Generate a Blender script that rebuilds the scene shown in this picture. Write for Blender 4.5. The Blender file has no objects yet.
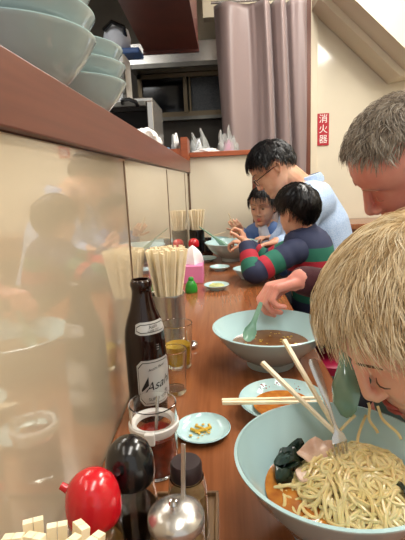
import bpy, bmesh, math, random
import numpy as np
from mathutils import Vector, Matrix, noise
random.seed(7)
rng = np.random.RandomState(5)
scene = bpy.context.scene
COL = scene.collection
V = Vector

# ------------------------------------------------------------------ camera
cam_d = bpy.data.cameras.new('camera')
cam = bpy.data.objects.new('camera', cam_d)
COL.objects.link(cam)
RX = (0.998, 0.036, 0.047); RY = (0.039, 0.200, -0.979); RZ = (-0.045, 0.979, 0.198)
m = Matrix((RX, RY, RZ)).to_quaternion().to_matrix().to_4x4()
m.translation = V((0.166, 0.0, 1.10))
cam.matrix_world = m
cam_d.sensor_fit = 'VERTICAL'; cam_d.sensor_height = 24.0; cam_d.lens = 24.0 * 440.0 / 540.0
cam_d.clip_start = 0.02
cam_d.dof.use_dof = False
scene.camera = cam

# ------------------------------------------------------------------ world, lamps, exposure
w = bpy.data.worlds.new('ambient_fill'); scene.world = w; w.use_nodes = True  # even ambient fill added through the open end of the room
w.node_tree.nodes['Background'].inputs[0].default_value = (0.96, 0.95, 0.92, 1)
w.node_tree.nodes['Background'].inputs[1].default_value = 0.75
scene.view_settings.view_transform = 'Standard'
scene.view_settings.look = 'None'
scene.view_settings.exposure = 0.2
scene.view_settings.gamma = 1.0

def area(name, loc, sx, sy, power, color=(1.0, 0.97, 0.91)):
    l = bpy.data.lights.new(name, 'AREA'); l.shape = 'RECTANGLE'; l.size = sx; l.size_y = sy
    l.energy = power; l.color = color
    o = bpy.data.objects.new(name, l); o.location = loc; COL.objects.link(o); return o
LAMPS = [(1.25, 0.88), (0.75, 1.95), (-0.75, 1.2), (0.42, -0.15)]
area('dining_tube_or_fill', (1.25, 0.88, 2.33), 0.30, 1.2, 22)
area('dining_tube_or_fill', (0.75, 1.95, 2.33), 0.30, 1.2, 21)
area('dining_tube_or_fill', (0.42, -0.15, 2.33), 0.30, 1.2, 11)  # unseen fill lamp, added to brighten the foreground bowl and noodles
area('kitchen_tube_light', (-0.75, 1.2, 2.33), 0.25, 1.1, 9, (0.95, 0.98, 1.0))

# ------------------------------------------------------------------ materials
def srgb(r, g, b):
    f = lambda c: (c / 255) / 12.92 if c / 255 <= 0.04045 else ((c / 255 + 0.055) / 1.055) ** 2.4
    return (f(r), f(g), f(b), 1)

def mat(name, rgb, rough=0.5, metal=0.0, trans=0.0, ior=1.5, coat=0.0, sss=0.0, bump=0.0, bscale=60.0,
        var=0.0, vscale=8.0, rgb2=None, emit=None, estr=0.0, stretch=(1, 1, 1), spec=0.5, sheen=0.0):
    m = bpy.data.materials.new(name); m.use_nodes = True
    nt = m.node_tree; b = nt.nodes['Principled BSDF']
    c = srgb(*rgb)
    b.inputs['Base Color'].default_value = c
    b.inputs['Roughness'].default_value = rough
    b.inputs['Metallic'].default_value = metal
    b.inputs['Transmission Weight'].default_value = trans
    b.inputs['IOR'].default_value = ior
    b.inputs['Coat Weight'].default_value = coat
    b.inputs['Coat Roughness'].default_value = 0.08
    b.inputs['Specular IOR Level'].default_value = spec
    b.inputs['Sheen Weight'].default_value = sheen
    if sss:
        b.inputs['Subsurface Weight'].default_value = sss
        b.inputs['Subsurface Radius'].default_value = (0.012, 0.004, 0.002)
        b.inputs['Subsurface Scale'].default_value = 0.6
    if emit:
        b.inputs['Emission Color'].default_value = srgb(*emit); b.inputs['Emission Strength'].default_value = estr
    if var or bump or rgb2:
        tc = nt.nodes.new('ShaderNodeTexCoord'); mp = nt.nodes.new('ShaderNodeMapping')
        mp.inputs['Scale'].default_value = stretch
        nt.links.new(tc.outputs['Object'], mp.inputs['Vector'])
    if var or rgb2:
        n = nt.nodes.new('ShaderNodeTexNoise'); n.inputs['Scale'].default_value = vscale; n.inputs['Detail'].default_value = 4
        nt.links.new(mp.outputs[0], n.inputs['Vector'])
        r = nt.nodes.new('ShaderNodeValToRGB')
        r.color_ramp.elements[0].position = 0.35; r.color_ramp.elements[1].position = 0.65
        if rgb2: c2 = srgb(*rgb2)
        else: c2 = tuple(x * (1 - var) for x in c[:3]) + (1,)
        r.color_ramp.elements[0].color = c; r.color_ramp.elements[1].color = c2
        nt.links.new(n.outputs['Fac'], r.inputs['Fac']); nt.links.new(r.outputs['Color'], b.inputs['Base Color'])
    if bump:
        n2 = nt.nodes.new('ShaderNodeTexNoise'); n2.inputs['Scale'].default_value = bscale; n2.inputs['Detail'].default_value = 3
        nt.links.new(mp.outputs[0], n2.inputs['Vector'])
        bn = nt.nodes.new('ShaderNodeBump'); bn.inputs['Strength'].default_value = bump; bn.inputs['Distance'].default_value = 0.002
        nt.links.new(n2.outputs['Fac'], bn.inputs['Height']); nt.links.new(bn.outputs['Normal'], b.inputs['Normal'])
    return m

M = {}
M['panel'] = mat('cream_gloss_panel', (196, 181, 155), 0.16, coat=1.0)
M['wall'] = mat('cream_wall', (224, 215, 194), 0.09, spec=0.5, var=0.03, vscale=2)
M['wall_matt'] = mat('cream_matt', (222, 210, 186), 0.6)
M['counter'] = mat('red_brown_laminate', (146, 88, 52), 0.22, var=0, rgb2=(131, 76, 43), vscale=26, stretch=(6, 0.25, 1), coat=0.2)
M['shelf'] = mat('red_brown_shelf', (112, 64, 50), 0.35, rgb2=(100, 56, 44), vscale=22, stretch=(1, 0.2, 5))
M['ledge'] = mat('orange_brown_wood', (160, 84, 48), 0.35, rgb2=(140, 70, 40), vscale=20, stretch=(0.3, 3, 3))
M['jamb'] = mat('brown_jamb_wood', (112, 58, 36), 0.4, rgb2=(90, 44, 28), vscale=14, stretch=(4, 4, 0.3))
M['seam'] = mat('dark_joint', (92, 66, 44), 0.6)
M['floor'] = mat('grey_floor', (96, 84, 74), 0.5, var=0.2, vscale=5)
M['celadon'] = mat('celadon_glaze', (170, 190, 192), 0.12, coat=0.4, var=0.05, vscale=20)
M['celadon_in'] = mat('celadon_inner_glaze', (182, 216, 220), 0.12, coat=0.4)
M['steel'] = mat('brushed_steel', (196, 194, 190), 0.26, metal=0.85)
M['chrome'] = mat('polished_steel', (215, 215, 215), 0.08, metal=1.0)
M['steel_dark'] = mat('worn_steel', (120, 118, 112), 0.38, metal=0.9, var=0.3, vscale=12)
M['black'] = mat('black_plastic', (16, 16, 18), 0.2, coat=0.3)
M['black_matt'] = mat('black_matt', (14, 13, 13), 0.6)
M['red'] = mat('red_plastic', (196, 18, 32), 0.22, coat=0.4)
M['wood_pale'] = mat('pale_chopstick_wood', (248, 236, 208), 0.55, rgb2=(238, 220, 182), vscale=40)
M['glass'] = mat('clear_glass', (250, 252, 250), 0.02, trans=1.0, ior=1.45)
M['glass_brown'] = mat('brown_bottle_glass', (30, 12, 7), 0.08, coat=0.1, spec=0.45)
M['beer'] = mat('beer', (244, 206, 70), 0.05, trans=0.6, ior=1.33)
M['soup'] = mat('soup', (128, 88, 52), 0.08, rgb2=(112, 72, 40), vscale=45)
M['soup2'] = mat('orange_broth', (196, 128, 52), 0.08, rgb2=(160, 88, 36), vscale=60)
M['noodle'] = mat('noodle', (236, 216, 162), 0.3, sss=0.2, rgb2=(222, 196, 134), vscale=50, coat=0.3)
M['pork'] = mat('pork', (188, 148, 128), 0.35, rgb2=(216, 188, 166), vscale=60, bump=0.3)
M['nori'] = mat('wakame', (34, 52, 38), 0.2, rgb2=(18, 30, 24), vscale=50)
M['white'] = mat('white_cloth', (232, 232, 230), 0.8)
M['paper'] = mat('white_tissue', (240, 238, 240), 0.8, sss=0.1)
M['pink'] = mat('pink_card', (224, 130, 178), 0.5)
M['green'] = mat('green_plastic', (38, 140, 44), 0.3)
M['curtain'] = mat('mauve_satin', (140, 122, 120), 0.42, sheen=0.2)
M['label'] = mat('silver_label', (192, 192, 190), 0.35, metal=0.3)
M['ink'] = mat('black_ink', (14, 14, 16), 0.5)
M['sign_red'] = mat('sign_red', (178, 26, 44), 0.4)
M['sign_white'] = mat('sign_white', (240, 236, 232), 0.5)
M['ramp_red'] = mat('dark_red_brown_board', (86, 38, 28), 0.4, rgb2=(72, 32, 24), vscale=8)
M['dark'] = mat('dark_pane', (10, 10, 12), 0.1)
M['frosted'] = mat('rough_dark_pane', (72, 76, 80), 0.4, rgb2=(48, 52, 58), vscale=120)
M['alu'] = mat('brown_aluminium', (112, 98, 76), 0.4, metal=0.5)
M['kwall'] = mat('kitchen_wall', (108, 102, 94), 0.6, var=0.3, vscale=4)
M['tray'] = mat('tray_wood', (130, 100, 66), 0.4, rgb2=(96, 68, 42), vscale=30, stretch=(6, 0.4, 1))
M['chili'] = mat('red_chili_sauce', (158, 34, 18), 0.25, rgb2=(110, 18, 10), vscale=90)
M['ring'] = mat('white_plastic_ring', (222, 218, 214), 0.3)
M['sauce'] = mat('dark_soy', (26, 12, 8), 0.1)
M['vinegar'] = mat('amber_vinegar', (150, 106, 52), 0.1, rgb2=(120, 84, 44), vscale=30)
M['spice'] = mat('pale_spice', (178, 142, 88), 0.7, rgb2=(150, 112, 64), vscale=120)
M['egg'] = mat('yellow_scraps', (210, 170, 60), 0.4)
M['oil'] = mat('yellow_oil', (196, 158, 62), 0.08)
M['plastic_film'] = mat('clear_bag_film', (225, 228, 226), 0.25, trans=0.7, ior=1.1)
M['magenta'] = mat('magenta_vinyl', (176, 30, 72), 0.35)
M['blue'] = mat('blue_plastic', (58, 92, 150), 0.4)
M['lightblue'] = mat('pale_blue_plastic', (130, 180, 220), 0.4)
M['lamp'] = mat('lit_tube', (255, 250, 240), 0.4, emit=(255, 246, 228), estr=6.0)
M['skin_red'] = mat('ruddy_skin', (232, 166, 148), 0.42, sss=0.35, rgb2=(216, 138, 122), vscale=14, bump=0.08, bscale=300)
M['skin_fair'] = mat('fair_child_skin', (236, 184, 158), 0.4, sss=0.35, rgb2=(226, 166, 142), vscale=12)
M['skin_asian'] = mat('light_tan_skin', (222, 176, 148), 0.42, sss=0.3, rgb2=(192, 138, 110), vscale=12)
M['hair_blond'] = mat('blond_hair', (242, 226, 192), 0.45, rgb2=(208, 184, 144), vscale=60)
M['hair_blond_light'] = mat('pale_blond_hair', (246, 234, 206), 0.35)
M['hair_blond_dark'] = mat('dark_blond_hair', (184, 156, 114), 0.4)
M['hair_grey_light'] = mat('silver_hair', (186, 178, 166), 0.35)
M['hair_grey_dark'] = mat('dark_grey_hair', (104, 92, 80), 0.4)
M['hair_grey'] = mat('grey_brown_hair', (172, 160, 144), 0.4, rgb2=(128, 114, 98), vscale=50)
M['hair_black'] = mat('black_hair', (16, 14, 15), 0.35)
M['lash'] = mat('brown_lash', (92, 62, 44), 0.6)
M['navy'] = mat('navy_knit', (34, 42, 72), 0.8, bump=0.2, bscale=300)
M['sgreen'] = mat('green_knit', (26, 100, 82), 0.8, bump=0.2, bscale=300)
M['sred'] = mat('red_knit', (164, 28, 48), 0.8, bump=0.2, bscale=300)
M['maroon'] = mat('maroon_knit', (70, 28, 36), 0.85, bump=0.3, bscale=300)
M['shirt_blue'] = mat('light_blue_check_shirt', (184, 202, 226), 0.7, rgb2=(136, 164, 204), vscale=330, bump=0.15, bscale=24)
M['jacket'] = mat('blue_jacket', (84, 116, 170), 0.7)
M['jacket_white'] = mat('white_cotton', (214, 218, 226), 0.7)
M['teal'] = mat('teal_cotton', (90, 120, 116), 0.8)
M['trousers'] = mat('dark_trousers', (34, 34, 42), 0.85)
M['brow_red'] = mat('sandy_brow', (176, 122, 100), 0.7)
M['lip'] = mat('lip', (176, 84, 76), 0.4)
M['panel'].node_tree.nodes['Principled BSDF'].inputs['Coat IOR'].default_value = 2.0
M['panel'].node_tree.nodes['Principled BSDF'].inputs['Coat Roughness'].default_value = 0.02
M['eye_white'] = mat('eye_white', (225, 220, 215), 0.2)

# ------------------------------------------------------------------ mesh helpers
def newbm(): return bmesh.new()

def box(bm, x0, x1, y0, y1, z0, z1, mi=0):
    vs = [bm.verts.new((x, y, z)) for z in (z0, z1) for y in (y0, y1) for x in (x0, x1)]
    for f in ((0, 2, 3, 1), (4, 5, 7, 6), (0, 1, 5, 4), (2, 6, 7, 3), (0, 4, 6, 2), (1, 3, 7, 5)):
        bm.faces.new([vs[i] for i in f]).material_index = mi
    return vs

def prism(bm, poly, axis, a, b, mi=0):
    """extrude a 2D polygon along an axis (0,1,2) from a to b"""
    def P(p, t):
        l = [p[0], p[1]]; l.insert(axis, t); return l
    A = [bm.verts.new(P(p, a)) for p in poly]; B = [bm.verts.new(P(p, b)) for p in poly]
    n = len(poly)
    fs = [bm.faces.new(A), bm.faces.new(B[::-1])]
    for i in range(n):
        fs.append(bm.faces.new((A[i], B[i], B[(i + 1) % n], A[(i + 1) % n])))
    for f in fs: f.material_index = mi
    bmesh.ops.recalc_face_normals(bm, faces=fs)

def lathe(bm, prof, seg=48, c=(0, 0, 0), mi=0, sx=1.0, sy=1.0):
    rings = []
    for r, z in prof:
        if r < 1e-6: rings.append([bm.verts.new((c[0], c[1], c[2] + z))])
        else: rings.append([bm.verts.new((c[0] + sx * r * math.cos(2 * math.pi * k / seg), c[1] + sy * r * math.sin(2 * math.pi * k / seg), c[2] + z)) for k in range(seg)])
    fs = []
    for a, b in zip(rings, rings[1:]):
        for k in range(seg):
            k2 = (k + 1) % seg
            if len(a) == 1 and len(b) == 1: continue
            if len(a) == 1: fs.append(bm.faces.new((a[0], b[k2], b[k])))
            elif len(b) == 1: fs.append(bm.faces.new((a[k], a[k2], b[0])))
            else: fs.append(bm.faces.new((a[k], a[k2], b[k2], b[k])))
    for f in fs: f.material_index = mi
    bmesh.ops.recalc_face_normals(bm, faces=fs)
    return fs

def tube(bm, pts, rad, seg=8, mi=0, flat=1.0, caps=True):
    pts = [V(p) for p in pts]; n = len(pts)
    if not hasattr(rad, '__len__'): rad = [rad] * n
    up = None; rings = []
    for i, p in enumerate(pts):
        t = (pts[min(i + 1, n - 1)] - pts[max(i - 1, 0)])
        if t.length < 1e-9: t = V((0, 0, 1))
        t.normalize()
        if up is None:
            up = V((0, 0, 1)) if abs(t.z) < 0.9 else V((1, 0, 0))
        a = up - t * up.dot(t)
        if a.length < 1e-6: a = t.orthogonal()
        a.normalize(); up = a; b = t.cross(a)
        rings.append([bm.verts.new(p + (a * math.sin(2 * math.pi * k / seg) * flat + b * math.cos(2 * math.pi * k / seg)) * rad[i]) for k in range(seg)])
    for i in range(n - 1):
        for k in range(seg):
            f = bm.faces.new((rings[i][k], rings[i][(k + 1) % seg], rings[i + 1][(k + 1) % seg], rings[i + 1][k]))
            f.material_index = mi[i] if isinstance(mi, (list, tuple)) else mi
    if caps and seg > 2:
        f = bm.faces.new(rings[0][::-1]); f.material_index = mi[0] if isinstance(mi, (list, tuple)) else mi
        f = bm.faces.new(rings[-1]); f.material_index = mi[-1] if isinstance(mi, (list, tuple)) else mi

def stick(bm, p0, p1, a=0.0025, b=0.0025, taper=1.0, mi=0):
    """square-section stick"""
    p0 = V(p0); p1 = V(p1); t = (p1 - p0).normalized()
    s = t.cross(V((0, 0, 1)));
    if s.length < 1e-3: s = V((1, 0, 0))
    s.normalize(); u = s.cross(t)
    r0 = [bm.verts.new(p0 + s * x * a + u * y * b) for x, y in ((-1, -1), (1, -1), (1, 1), (-1, 1))]
    r1 = [bm.verts.new(p1 + s * x * a * taper + u * y * b * taper) for x, y in ((-1, -1), (1, -1), (1, 1), (-1, 1))]
    fs = [bm.faces.new(r0), bm.faces.new(r1[::-1])]
    for k in range(4): fs.append(bm.faces.new((r0[k], r0[(k + 1) % 4], r1[(k + 1) % 4], r1[k])))
    for f in fs: f.material_index = mi
    bmesh.ops.recalc_face_normals(bm, faces=fs)

def rcone(bm, p0, r0, p1, r1, seg=20, n=5, mi=0):
    """sphere-swept cone, closed"""
    p0 = V(p0); p1 = V(p1); d = p1 - p0; L = d.length
    t = d / L if L > 1e-7 else V((0, 0, 1))
    a = t.orthogonal().normalized(); b = t.cross(a)
    prof = []
    for i in range(n):
        q = -math.pi / 2 + (math.pi / 2) * i / (n - 1); prof.append((p0 + t * r0 * math.sin(q), r0 * math.cos(q)))
    for i in range(n):
        q = (math.pi / 2) * i / (n - 1); prof.append((p1 + t * r1 * math.sin(q), r1 * math.cos(q)))
    rings = []
    for j, (c, r) in enumerate(prof):
        if j in (0, 2 * n - 1): rings.append([bm.verts.new(c)])
        else: rings.append([bm.verts.new(c + (a * math.cos(2 * math.pi * k / seg) + b * math.sin(2 * math.pi * k / seg)) * r) for k in range(seg)])
    for A, B in zip(rings, rings[1:]):
        for k in range(seg):
            k2 = (k + 1) % seg
            if len(A) == 1: f = bm.faces.new((A[0], B[k2], B[k]))
            elif len(B) == 1: f = bm.faces.new((A[k], A[k2], B[0]))
            else: f = bm.faces.new((A[k], A[k2], B[k2], B[k]))
            f.material_index = mi

def ell(bm, c, r, Mx=None, seg=20, n=14, mi=0):
    """closed ellipsoid, radii r (optionally in frame Mx)"""
    c = V(c); rings = []
    for j in range(n + 1):
        q = -math.pi / 2 + math.pi * j / n
        row = []
        for k in range(1 if j in (0, n) else seg):
            p = V((r[0] * math.cos(q) * math.cos(2 * math.pi * k / seg), r[1] * math.cos(q) * math.sin(2 * math.pi * k / seg), r[2] * math.sin(q)))
            if Mx: p = Mx @ p
            row.append(bm.verts.new(c + p))
        rings.append(row)
    for A, B in zip(rings, rings[1:]):
        for k in range(seg):
            k2 = (k + 1) % seg
            if len(A) == 1: f = bm.faces.new((A[0], B[k2], B[k]))
            elif len(B) == 1: f = bm.faces.new((A[k], A[k2], B[0]))
            else: f = bm.faces.new((A[k], A[k2], B[k2], B[k]))
            f.material_index = mi

def obj(name, bm, mats, parent=None, loc=(0, 0, 0), smooth=True, bevel=0.0, world=False):
    """link one mesh; world=True: vertices are in world space and are made local to the parent/loc"""
    if world:
        off = V(loc) if parent is None else V(parent['_w'])
        for v in bm.verts: v.co -= off
    me = bpy.data.meshes.new(name); bm.to_mesh(me); bm.free()
    if not isinstance(mats, (list, tuple)): mats = [mats]
    for mm in mats: me.materials.append(M[mm] if isinstance(mm, str) else mm)
    if smooth:
        me.polygons.foreach_set('use_smooth', [True] * len(me.polygons))
        try: me.set_sharp_from_angle(angle=math.radians(38))
        except Exception: pass
    o = bpy.data.objects.new(name, me); COL.objects.link(o); o.location = loc
    if parent is not None:
        o.parent = parent; o.location = (0, 0, 0)
        if '_w' in parent: o['_w'] = tuple(parent['_w'])
    if bevel:
        b = o.modifiers.new('bevel', 'BEVEL'); b.width = bevel; b.segments = 2; b.limit_method = 'ANGLE'
    return o

def tag(o, label, cat, group=None, kind=None):
    if label: o['label'] = label
    if cat: o['category'] = cat
    if group: o['group'] = group
    if kind: o['kind'] = kind
    return o

EMPTIES = []
def thing(name, label, cat, loc=(0, 0, 0), group=None, rz=0.0):
    o = bpy.data.objects.new(name, None); o.empty_display_size = 0.05; COL.objects.link(o)
    o.location = loc; o.rotation_euler = (0, 0, rz); o['_w'] = tuple(loc); EMPTIES.append(o)
    return tag(o, label, cat, group)

def dup(root, loc, label=None, group=None, rot=None):
    def cp(o, par):
        c = o.copy(); COL.objects.link(c); c.parent = par
        for ch in o.children: cp(ch, c)
        return c
    r = cp(root, None); r.location = loc
    if rot is not None: r.rotation_euler = rot
    if label: r['label'] = label
    if group: r['group'] = group
    return r

def struct(name, bm, mats, **k):
    o = obj(name, bm, mats, **k); o['kind'] = 'structure'; return o

def text_polys(body, size, shear=0.0):
    c = bpy.data.curves.new('lettering', 'FONT'); c.body = body; c.size = size; c.shear = shear
    c.align_x = 'CENTER'; c.align_y = 'CENTER'
    o = bpy.data.objects.new('lettering', c); COL.objects.link(o)
    dg = bpy.context.evaluated_depsgraph_get(); dg.update()
    me = bpy.data.meshes.new_from_object(o.evaluated_get(dg))
    vs = [tuple(v.co) for v in me.vertices]; fs = [tuple(p.vertices) for p in me.polygons]
    bpy.data.objects.remove(o); bpy.data.curves.remove(c); bpy.data.meshes.remove(me)
    return vs, fs

def add_text(bm, body, size, fn, shear=0.0, mi=0):
    vs, fs = text_polys(body, size, shear)
    # split long edges so the text can wrap
    bt = bmesh.new(); L = [bt.verts.new(v) for v in vs]
    for f in fs:
        try: bt.faces.new([L[i] for i in f])
        except ValueError: pass
    bmesh.ops.triangulate(bt, faces=bt.faces[:])
    mp = {v: bm.verts.new(fn(v.co.x, v.co.y)) for v in bt.verts}
    for f in bt.faces:
        try: bm.faces.new([mp[v] for v in f.verts]).material_index = mi
        except ValueError: pass
    bt.free()

def wob(p, s, seed=0.0):
    return noise.noise(V((p[0] * s + seed, p[1] * s - seed, p[2] * s + 2 * seed)))
# ================================================================== SETTING
CE = 2.40
def bx(name, a, mt, kind=True, bevel=0):
    b = newbm(); box(b, *a); return struct(name, b, mt, bevel=bevel, smooth=False)
bx('floor', (-1.6, 1.6, -1.2, 3.8, -0.05, 0.0), 'floor')
bx('ceiling', (-1.6, 1.6, -1.2, 3.8, CE, CE + 0.05), 'wall_matt')
bx('wall_right', (1.6, 1.66, -1.2, 3.8, 0.0, CE), 'wall_matt')
bx('wall_left', (-0.035, 0.0, -0.6, 2.40, 0.0, 1.144), 'panel')
bx('wall_kitchen', (-1.66, -1.6, -1.2, 3.8, 0.0, CE), 'kwall')
bx('wall_kitchen_back', (-1.6, 0.35, 3.42, 3.5, 0.0, CE), 'kwall')
bx('wall_counter_end', (0.0, 0.335, 2.375, 2.42, 0.0, 1.222), 'wall')
bx('wall_back', (0.72, 1.6, 2.80, 2.88, 0.0, CE), 'wall')
bx('wall_back_lintel', (0.10, 0.735, 2.86, 2.94, 2.05, CE), 'wall_matt')
bx('wall_back_recess', (0.352, 1.6, 3.40, 3.46, 0.0, CE), 'wall_matt')
for i, y in enumerate((0.778, 1.405, 2.11)):
    bx('trim_%d' % (i + 1), (0.0, 0.0012, y - 0.003, y + 0.003, 0.752, 1.140), 'seam')
bx('trim_4', (0.335, 0.355, 2.372, 2.425, 0.0, 1.222), 'jamb', bevel=0.002)
bx('trim_5', (0.676, 0.72, 2.78, 2.90, 0.0, CE), 'jamb', bevel=0.002)
bx('trim_6', (0.721, 0.76, 2.785, 2.7995, 0.0, CE), 'wall_matt', bevel=0.001)
# corner bead where the left panel meets the end panel
bx('trim_7', (0.0, 0.006, 2.366, 2.374, 0.752, 1.140), 'seam')

# sloping underside of the stair
b = newbm()
dx, dz = (1.157 - 0.77), (1.621 - 1.983)
sl = dz / dx
x0 = 0.725; x1 = 1.17
prism(b, [(x0, 1.983 + (x0 - 0.77) * sl), (x1, 1.983 + (x1 - 0.77) * sl), (x1 + 0.25, 1.983 + (x1 - 0.77) * sl + 0.03), (x1 + .25, 1.983 + (x1 + .10 - 0.77) * sl + 0.17), (x0, 1.983 + (x0 - 0.77) * sl + 0.26)], 1, 2.60, 2.795)
struct('trim_8', b, 'wall_matt', smooth=False)
b = newbm(); q = 0.045
prism(b, [(x0, q + 1.983 + (x0 - 0.77) * sl), (x1 + .02, q + 1.983 + (x1 + .02 - 0.77) * sl), (x1 + 0.25, q + 1.983 + (x1 - 0.77) * sl + 0.03), (x1 + .25, 1.983 + (x1 + .10 - 0.77) * sl + 0.17), (x0, 1.983 + (x0 - 0.77) * sl + 0.26)], 1, 2.42, 2.5995)
struct('trim_9', b, 'wall_matt', smooth=False)

# counter
t = newbm(); box(t, 0.001, 0.352, -0.6, 2.374, 0.715, 0.75)
worktop = obj('dining_counter', t, 'counter', bevel=0.004, smooth=False)
tag(worktop, 'long red-brown laminate dining counter running along the cream panel', 'counter')
b = newbm(); box(b, 0.001, 0.05, -0.6, 2.374, 0.0, 0.7145); struct('wall_counter_base', b, 'wall_matt', smooth=False)

# high shelf above the panel: board + fascia
sh = thing('serving_shelf', 'red-brown wooden serving shelf along the top of the left panel', 'shelf', (0, 0.85, 1.145))
b = newbm(); box(b, -0.25, 0.0, -0.6, 2.40, 1.18, 1.20); box(b, -0.66, -0.2501, 1.85, 2.34, 1.18, 1.20); obj('board', b, 'shelf', sh, world=True, smooth=False, bevel=0.001)
b = newbm(); box(b, 0.0, 0.012, -0.6, 2.374, 1.145, 1.203); obj('fascia', b, 'shelf', sh, world=True, smooth=False, bevel=0.0015)
b = newbm(); box(b, -0.034, 0.0, -0.6, 2.40, 1.145, 1.18); obj('support_batten', b, 'shelf', sh, world=True, smooth=False)
eb = thing('shelf_end_rail', 'low orange-brown end board standing across the far end of the shelf', 'board', (-0.08, 2.25, 1.20))
b = newbm(); box(b, -0.17, 0.0, 2.24, 2.26, 1.2005, 1.262); obj('rail', b, 'ledge', eb, world=True, smooth=False, bevel=0.001)
b = newbm(); box(b, -0.022, 0.012, 2.235, 2.40, 1.2035, 1.315); obj('post', b, 'ledge', eb, world=True, smooth=False, bevel=0.001)
b = newbm(); box(b, 0.013, 0.36, 2.35, 2.50, 1.2225, 1.247)
tag(obj('ledge_board', b, 'ledge', smooth=False, bevel=0.002), 'orange-brown wooden ledge board capping the cream end panel below the curtain', 'ledge')

# ================================================================== KITCHEN (dim, behind the shelf)
hc = thing('hanging_cupboard', 'dark red-brown hanging cupboard seen from below over the kitchen', 'cupboard', (-0.06, 2.08, 1.75))
b = newbm(); prism(b, [(-0.185, 1.72), (0.075, 1.72), (0.08, 2.44), (-0.20, 2.44)], 2, 1.765, CE - 0.001); obj('cabinet_body', b, 'ramp_red', hc, world=True, smooth=False)
b = newbm(); box(b, -0.205, 0.083, 2.425, 2.445, 1.75, 1.785); obj('front_lip', b, 'ramp_red', hc, world=True, smooth=False)

hood = thing('extractor_hood', 'stainless steel extractor hood above the dark kitchen window', 'hood', (-0.1, 3.25, 1.82))
b = newbm(); prism(b, [(3.10, 1.86), (3.415, 1.865), (3.415, 2.04), (3.10, 2.00)], 0, -0.42, 0.34); obj('canopy', b, 'steel', hood, world=True, smooth=False, bevel=0.003)
b = newbm(); box(b, -0.43, 0.345, 3.085, 3.0995, 1.84, 1.87); obj('rim_strip', b, 'steel_dark', hood, world=True, smooth=False, bevel=0.002)
bx('wall_hood_back', (-0.10, 0.345, 3.30, 3.40, 2.05, 2.38), 'wall_matt')

def win(name, x0, x1, z0, z1, y):
    b = newbm(); fw = 0.028
    for a in ((x0, x1, z1 - fw, z1), (x0, x1, z0, z0 + fw + .01), (x0, x0 + fw, z0, z1), (x1 - fw, x1, z0, z1)):
        box(b, a[0], a[1], y - 0.03, y + 0.03, a[2], a[3])
    f = struct(name, b, 'alu', smooth=False)
    return f
W = win('window_1', -0.40, 0.33, 1.56, 1.86, 3.37)
b = newbm(); box(b, -0.372, -0.055, 3.372, 3.378, 1.59, 1.835); o = obj('dark_pane', b, 'dark', smooth=False); o.parent = W
b = newbm(); box(b, -0.075, -0.045, 3.335, 3.365, 1.59, 1.835); box(b, -0.035, -0.02, 3.345, 3.39, 1.59, 1.835); o = obj('sash_bar', b, 'alu', smooth=False, bevel=0.002); o.parent = W
b = newbm(); box(b, -0.022, 0.302, 3.380, 3.386, 1.59, 1.835); o = obj('frosted_pane', b, 'frosted', smooth=False); o.parent = W
b = newbm(); box(b, -0.42, 0.34, 3.29, 3.335, 1.535, 1.558); o = obj('sill', b, 'steel_dark', smooth=False); o.parent = W

# white fridge behind right bowl stack
fr = thing('white_fridge', 'white kitchen refrigerator cabinet beside the steel grill', 'refrigerator', (-0.50, 2.62, 0))
b = newbm(); box(b, -0.95, -0.300, 2.40, 2.56, 0.0, 1.755); obj('cabinet', b, 'white', fr, world=True, smooth=False, bevel=0.006)
b = newbm(); box(b, -0.95, -0.301, 2.375, 2.398, 1.0, 1.752); fd = obj('door', b, 'white', fr, world=True, smooth=False, bevel=0.006)
b = newbm(); box(b, -0.312, -0.296, 2.35, 2.3745, 1.53, 1.70)
for z in (1.56, 1.62, 1.68): tube(b, [(-0.304, 2.353, z), (-0.304, 2.337, z)], 0.009, 10)
obj('latch', b, 'steel_dark', fd, world=True, smooth=False, bevel=0.002)
# things on top of the fridge
pot = thing('rice_pot', 'pale round pot with a dark handle on top of the white refrigerator', 'pot', (-0.345, 2.475, 1.785))
b = newbm(); lathe(b, [(0, 0), (0.05, 0), (0.068, 0.02), (0.072, 0.06), (0.062, 0.10), (0.03, 0.125), (0, 0.13)], 28); obj('pot_body', b, 'jacket_white', pot)
b = newbm(); tube(b, [(0.05, -0.03, 0.06), (0.055, -0.085, 0.09), (0.0, -0.09, 0.115), (-0.05, -0.06, 0.09)], 0.012, 8); obj('handle', b, 'black', pot)
b = newbm()
box(b, -0.50, -0.22, 2.405, 2.545, 1.7555, 1.784); tag(obj('blue_case', b, 'blue', smooth=False, bevel=0.008), 'flat blue plastic case lying on the white refrigerator under the pot', 'case')

gr = thing('steel_grill', 'stainless steel kitchen grill with dark open front behind the shelf', 'grill', (-0.30, 2.05, 1.2005))
b = newbm()
box(b, -0.62, -0.10, 1.90, 2.22, 1.430, 1.445); box(b, -0.62, -0.60, 1.90, 2.22, 1.2005, 1.430); box(b, -0.125, -0.10, 1.90, 2.22, 1.2005, 1.430); box(b, -0.60, -0.125, 2.19, 2.22, 1.2005, 1.430); box(b, -0.60, -0.125, 1.90, 2.19, 1.2005, 1.22)
obj('casing', b, 'steel', gr, world=True, smooth=False, bevel=0.003)
b = newbm(); box(b, -0.598, -0.127, 2.14, 2.185, 1.222, 1.428); obj('burner_back', b, 'black_matt', gr, world=True, smooth=False)
b = newbm(); box(b, -0.60, -0.128, 1.885, 1.899, 1.412, 1.432); gp = obj('front_panel', b, 'steel_dark', gr, world=True, smooth=False, bevel=0.002)
b = newbm(); tube(b, [(-0.22, 1.885, 1.425), (-0.215, 1.85, 1.432), (-0.185, 1.845, 1.432), (-0.16, 1.85, 1.422), (-0.16, 1.885, 1.415)], 0.008, 8); obj('handle', b, 'black', gp, world=True)
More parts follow.
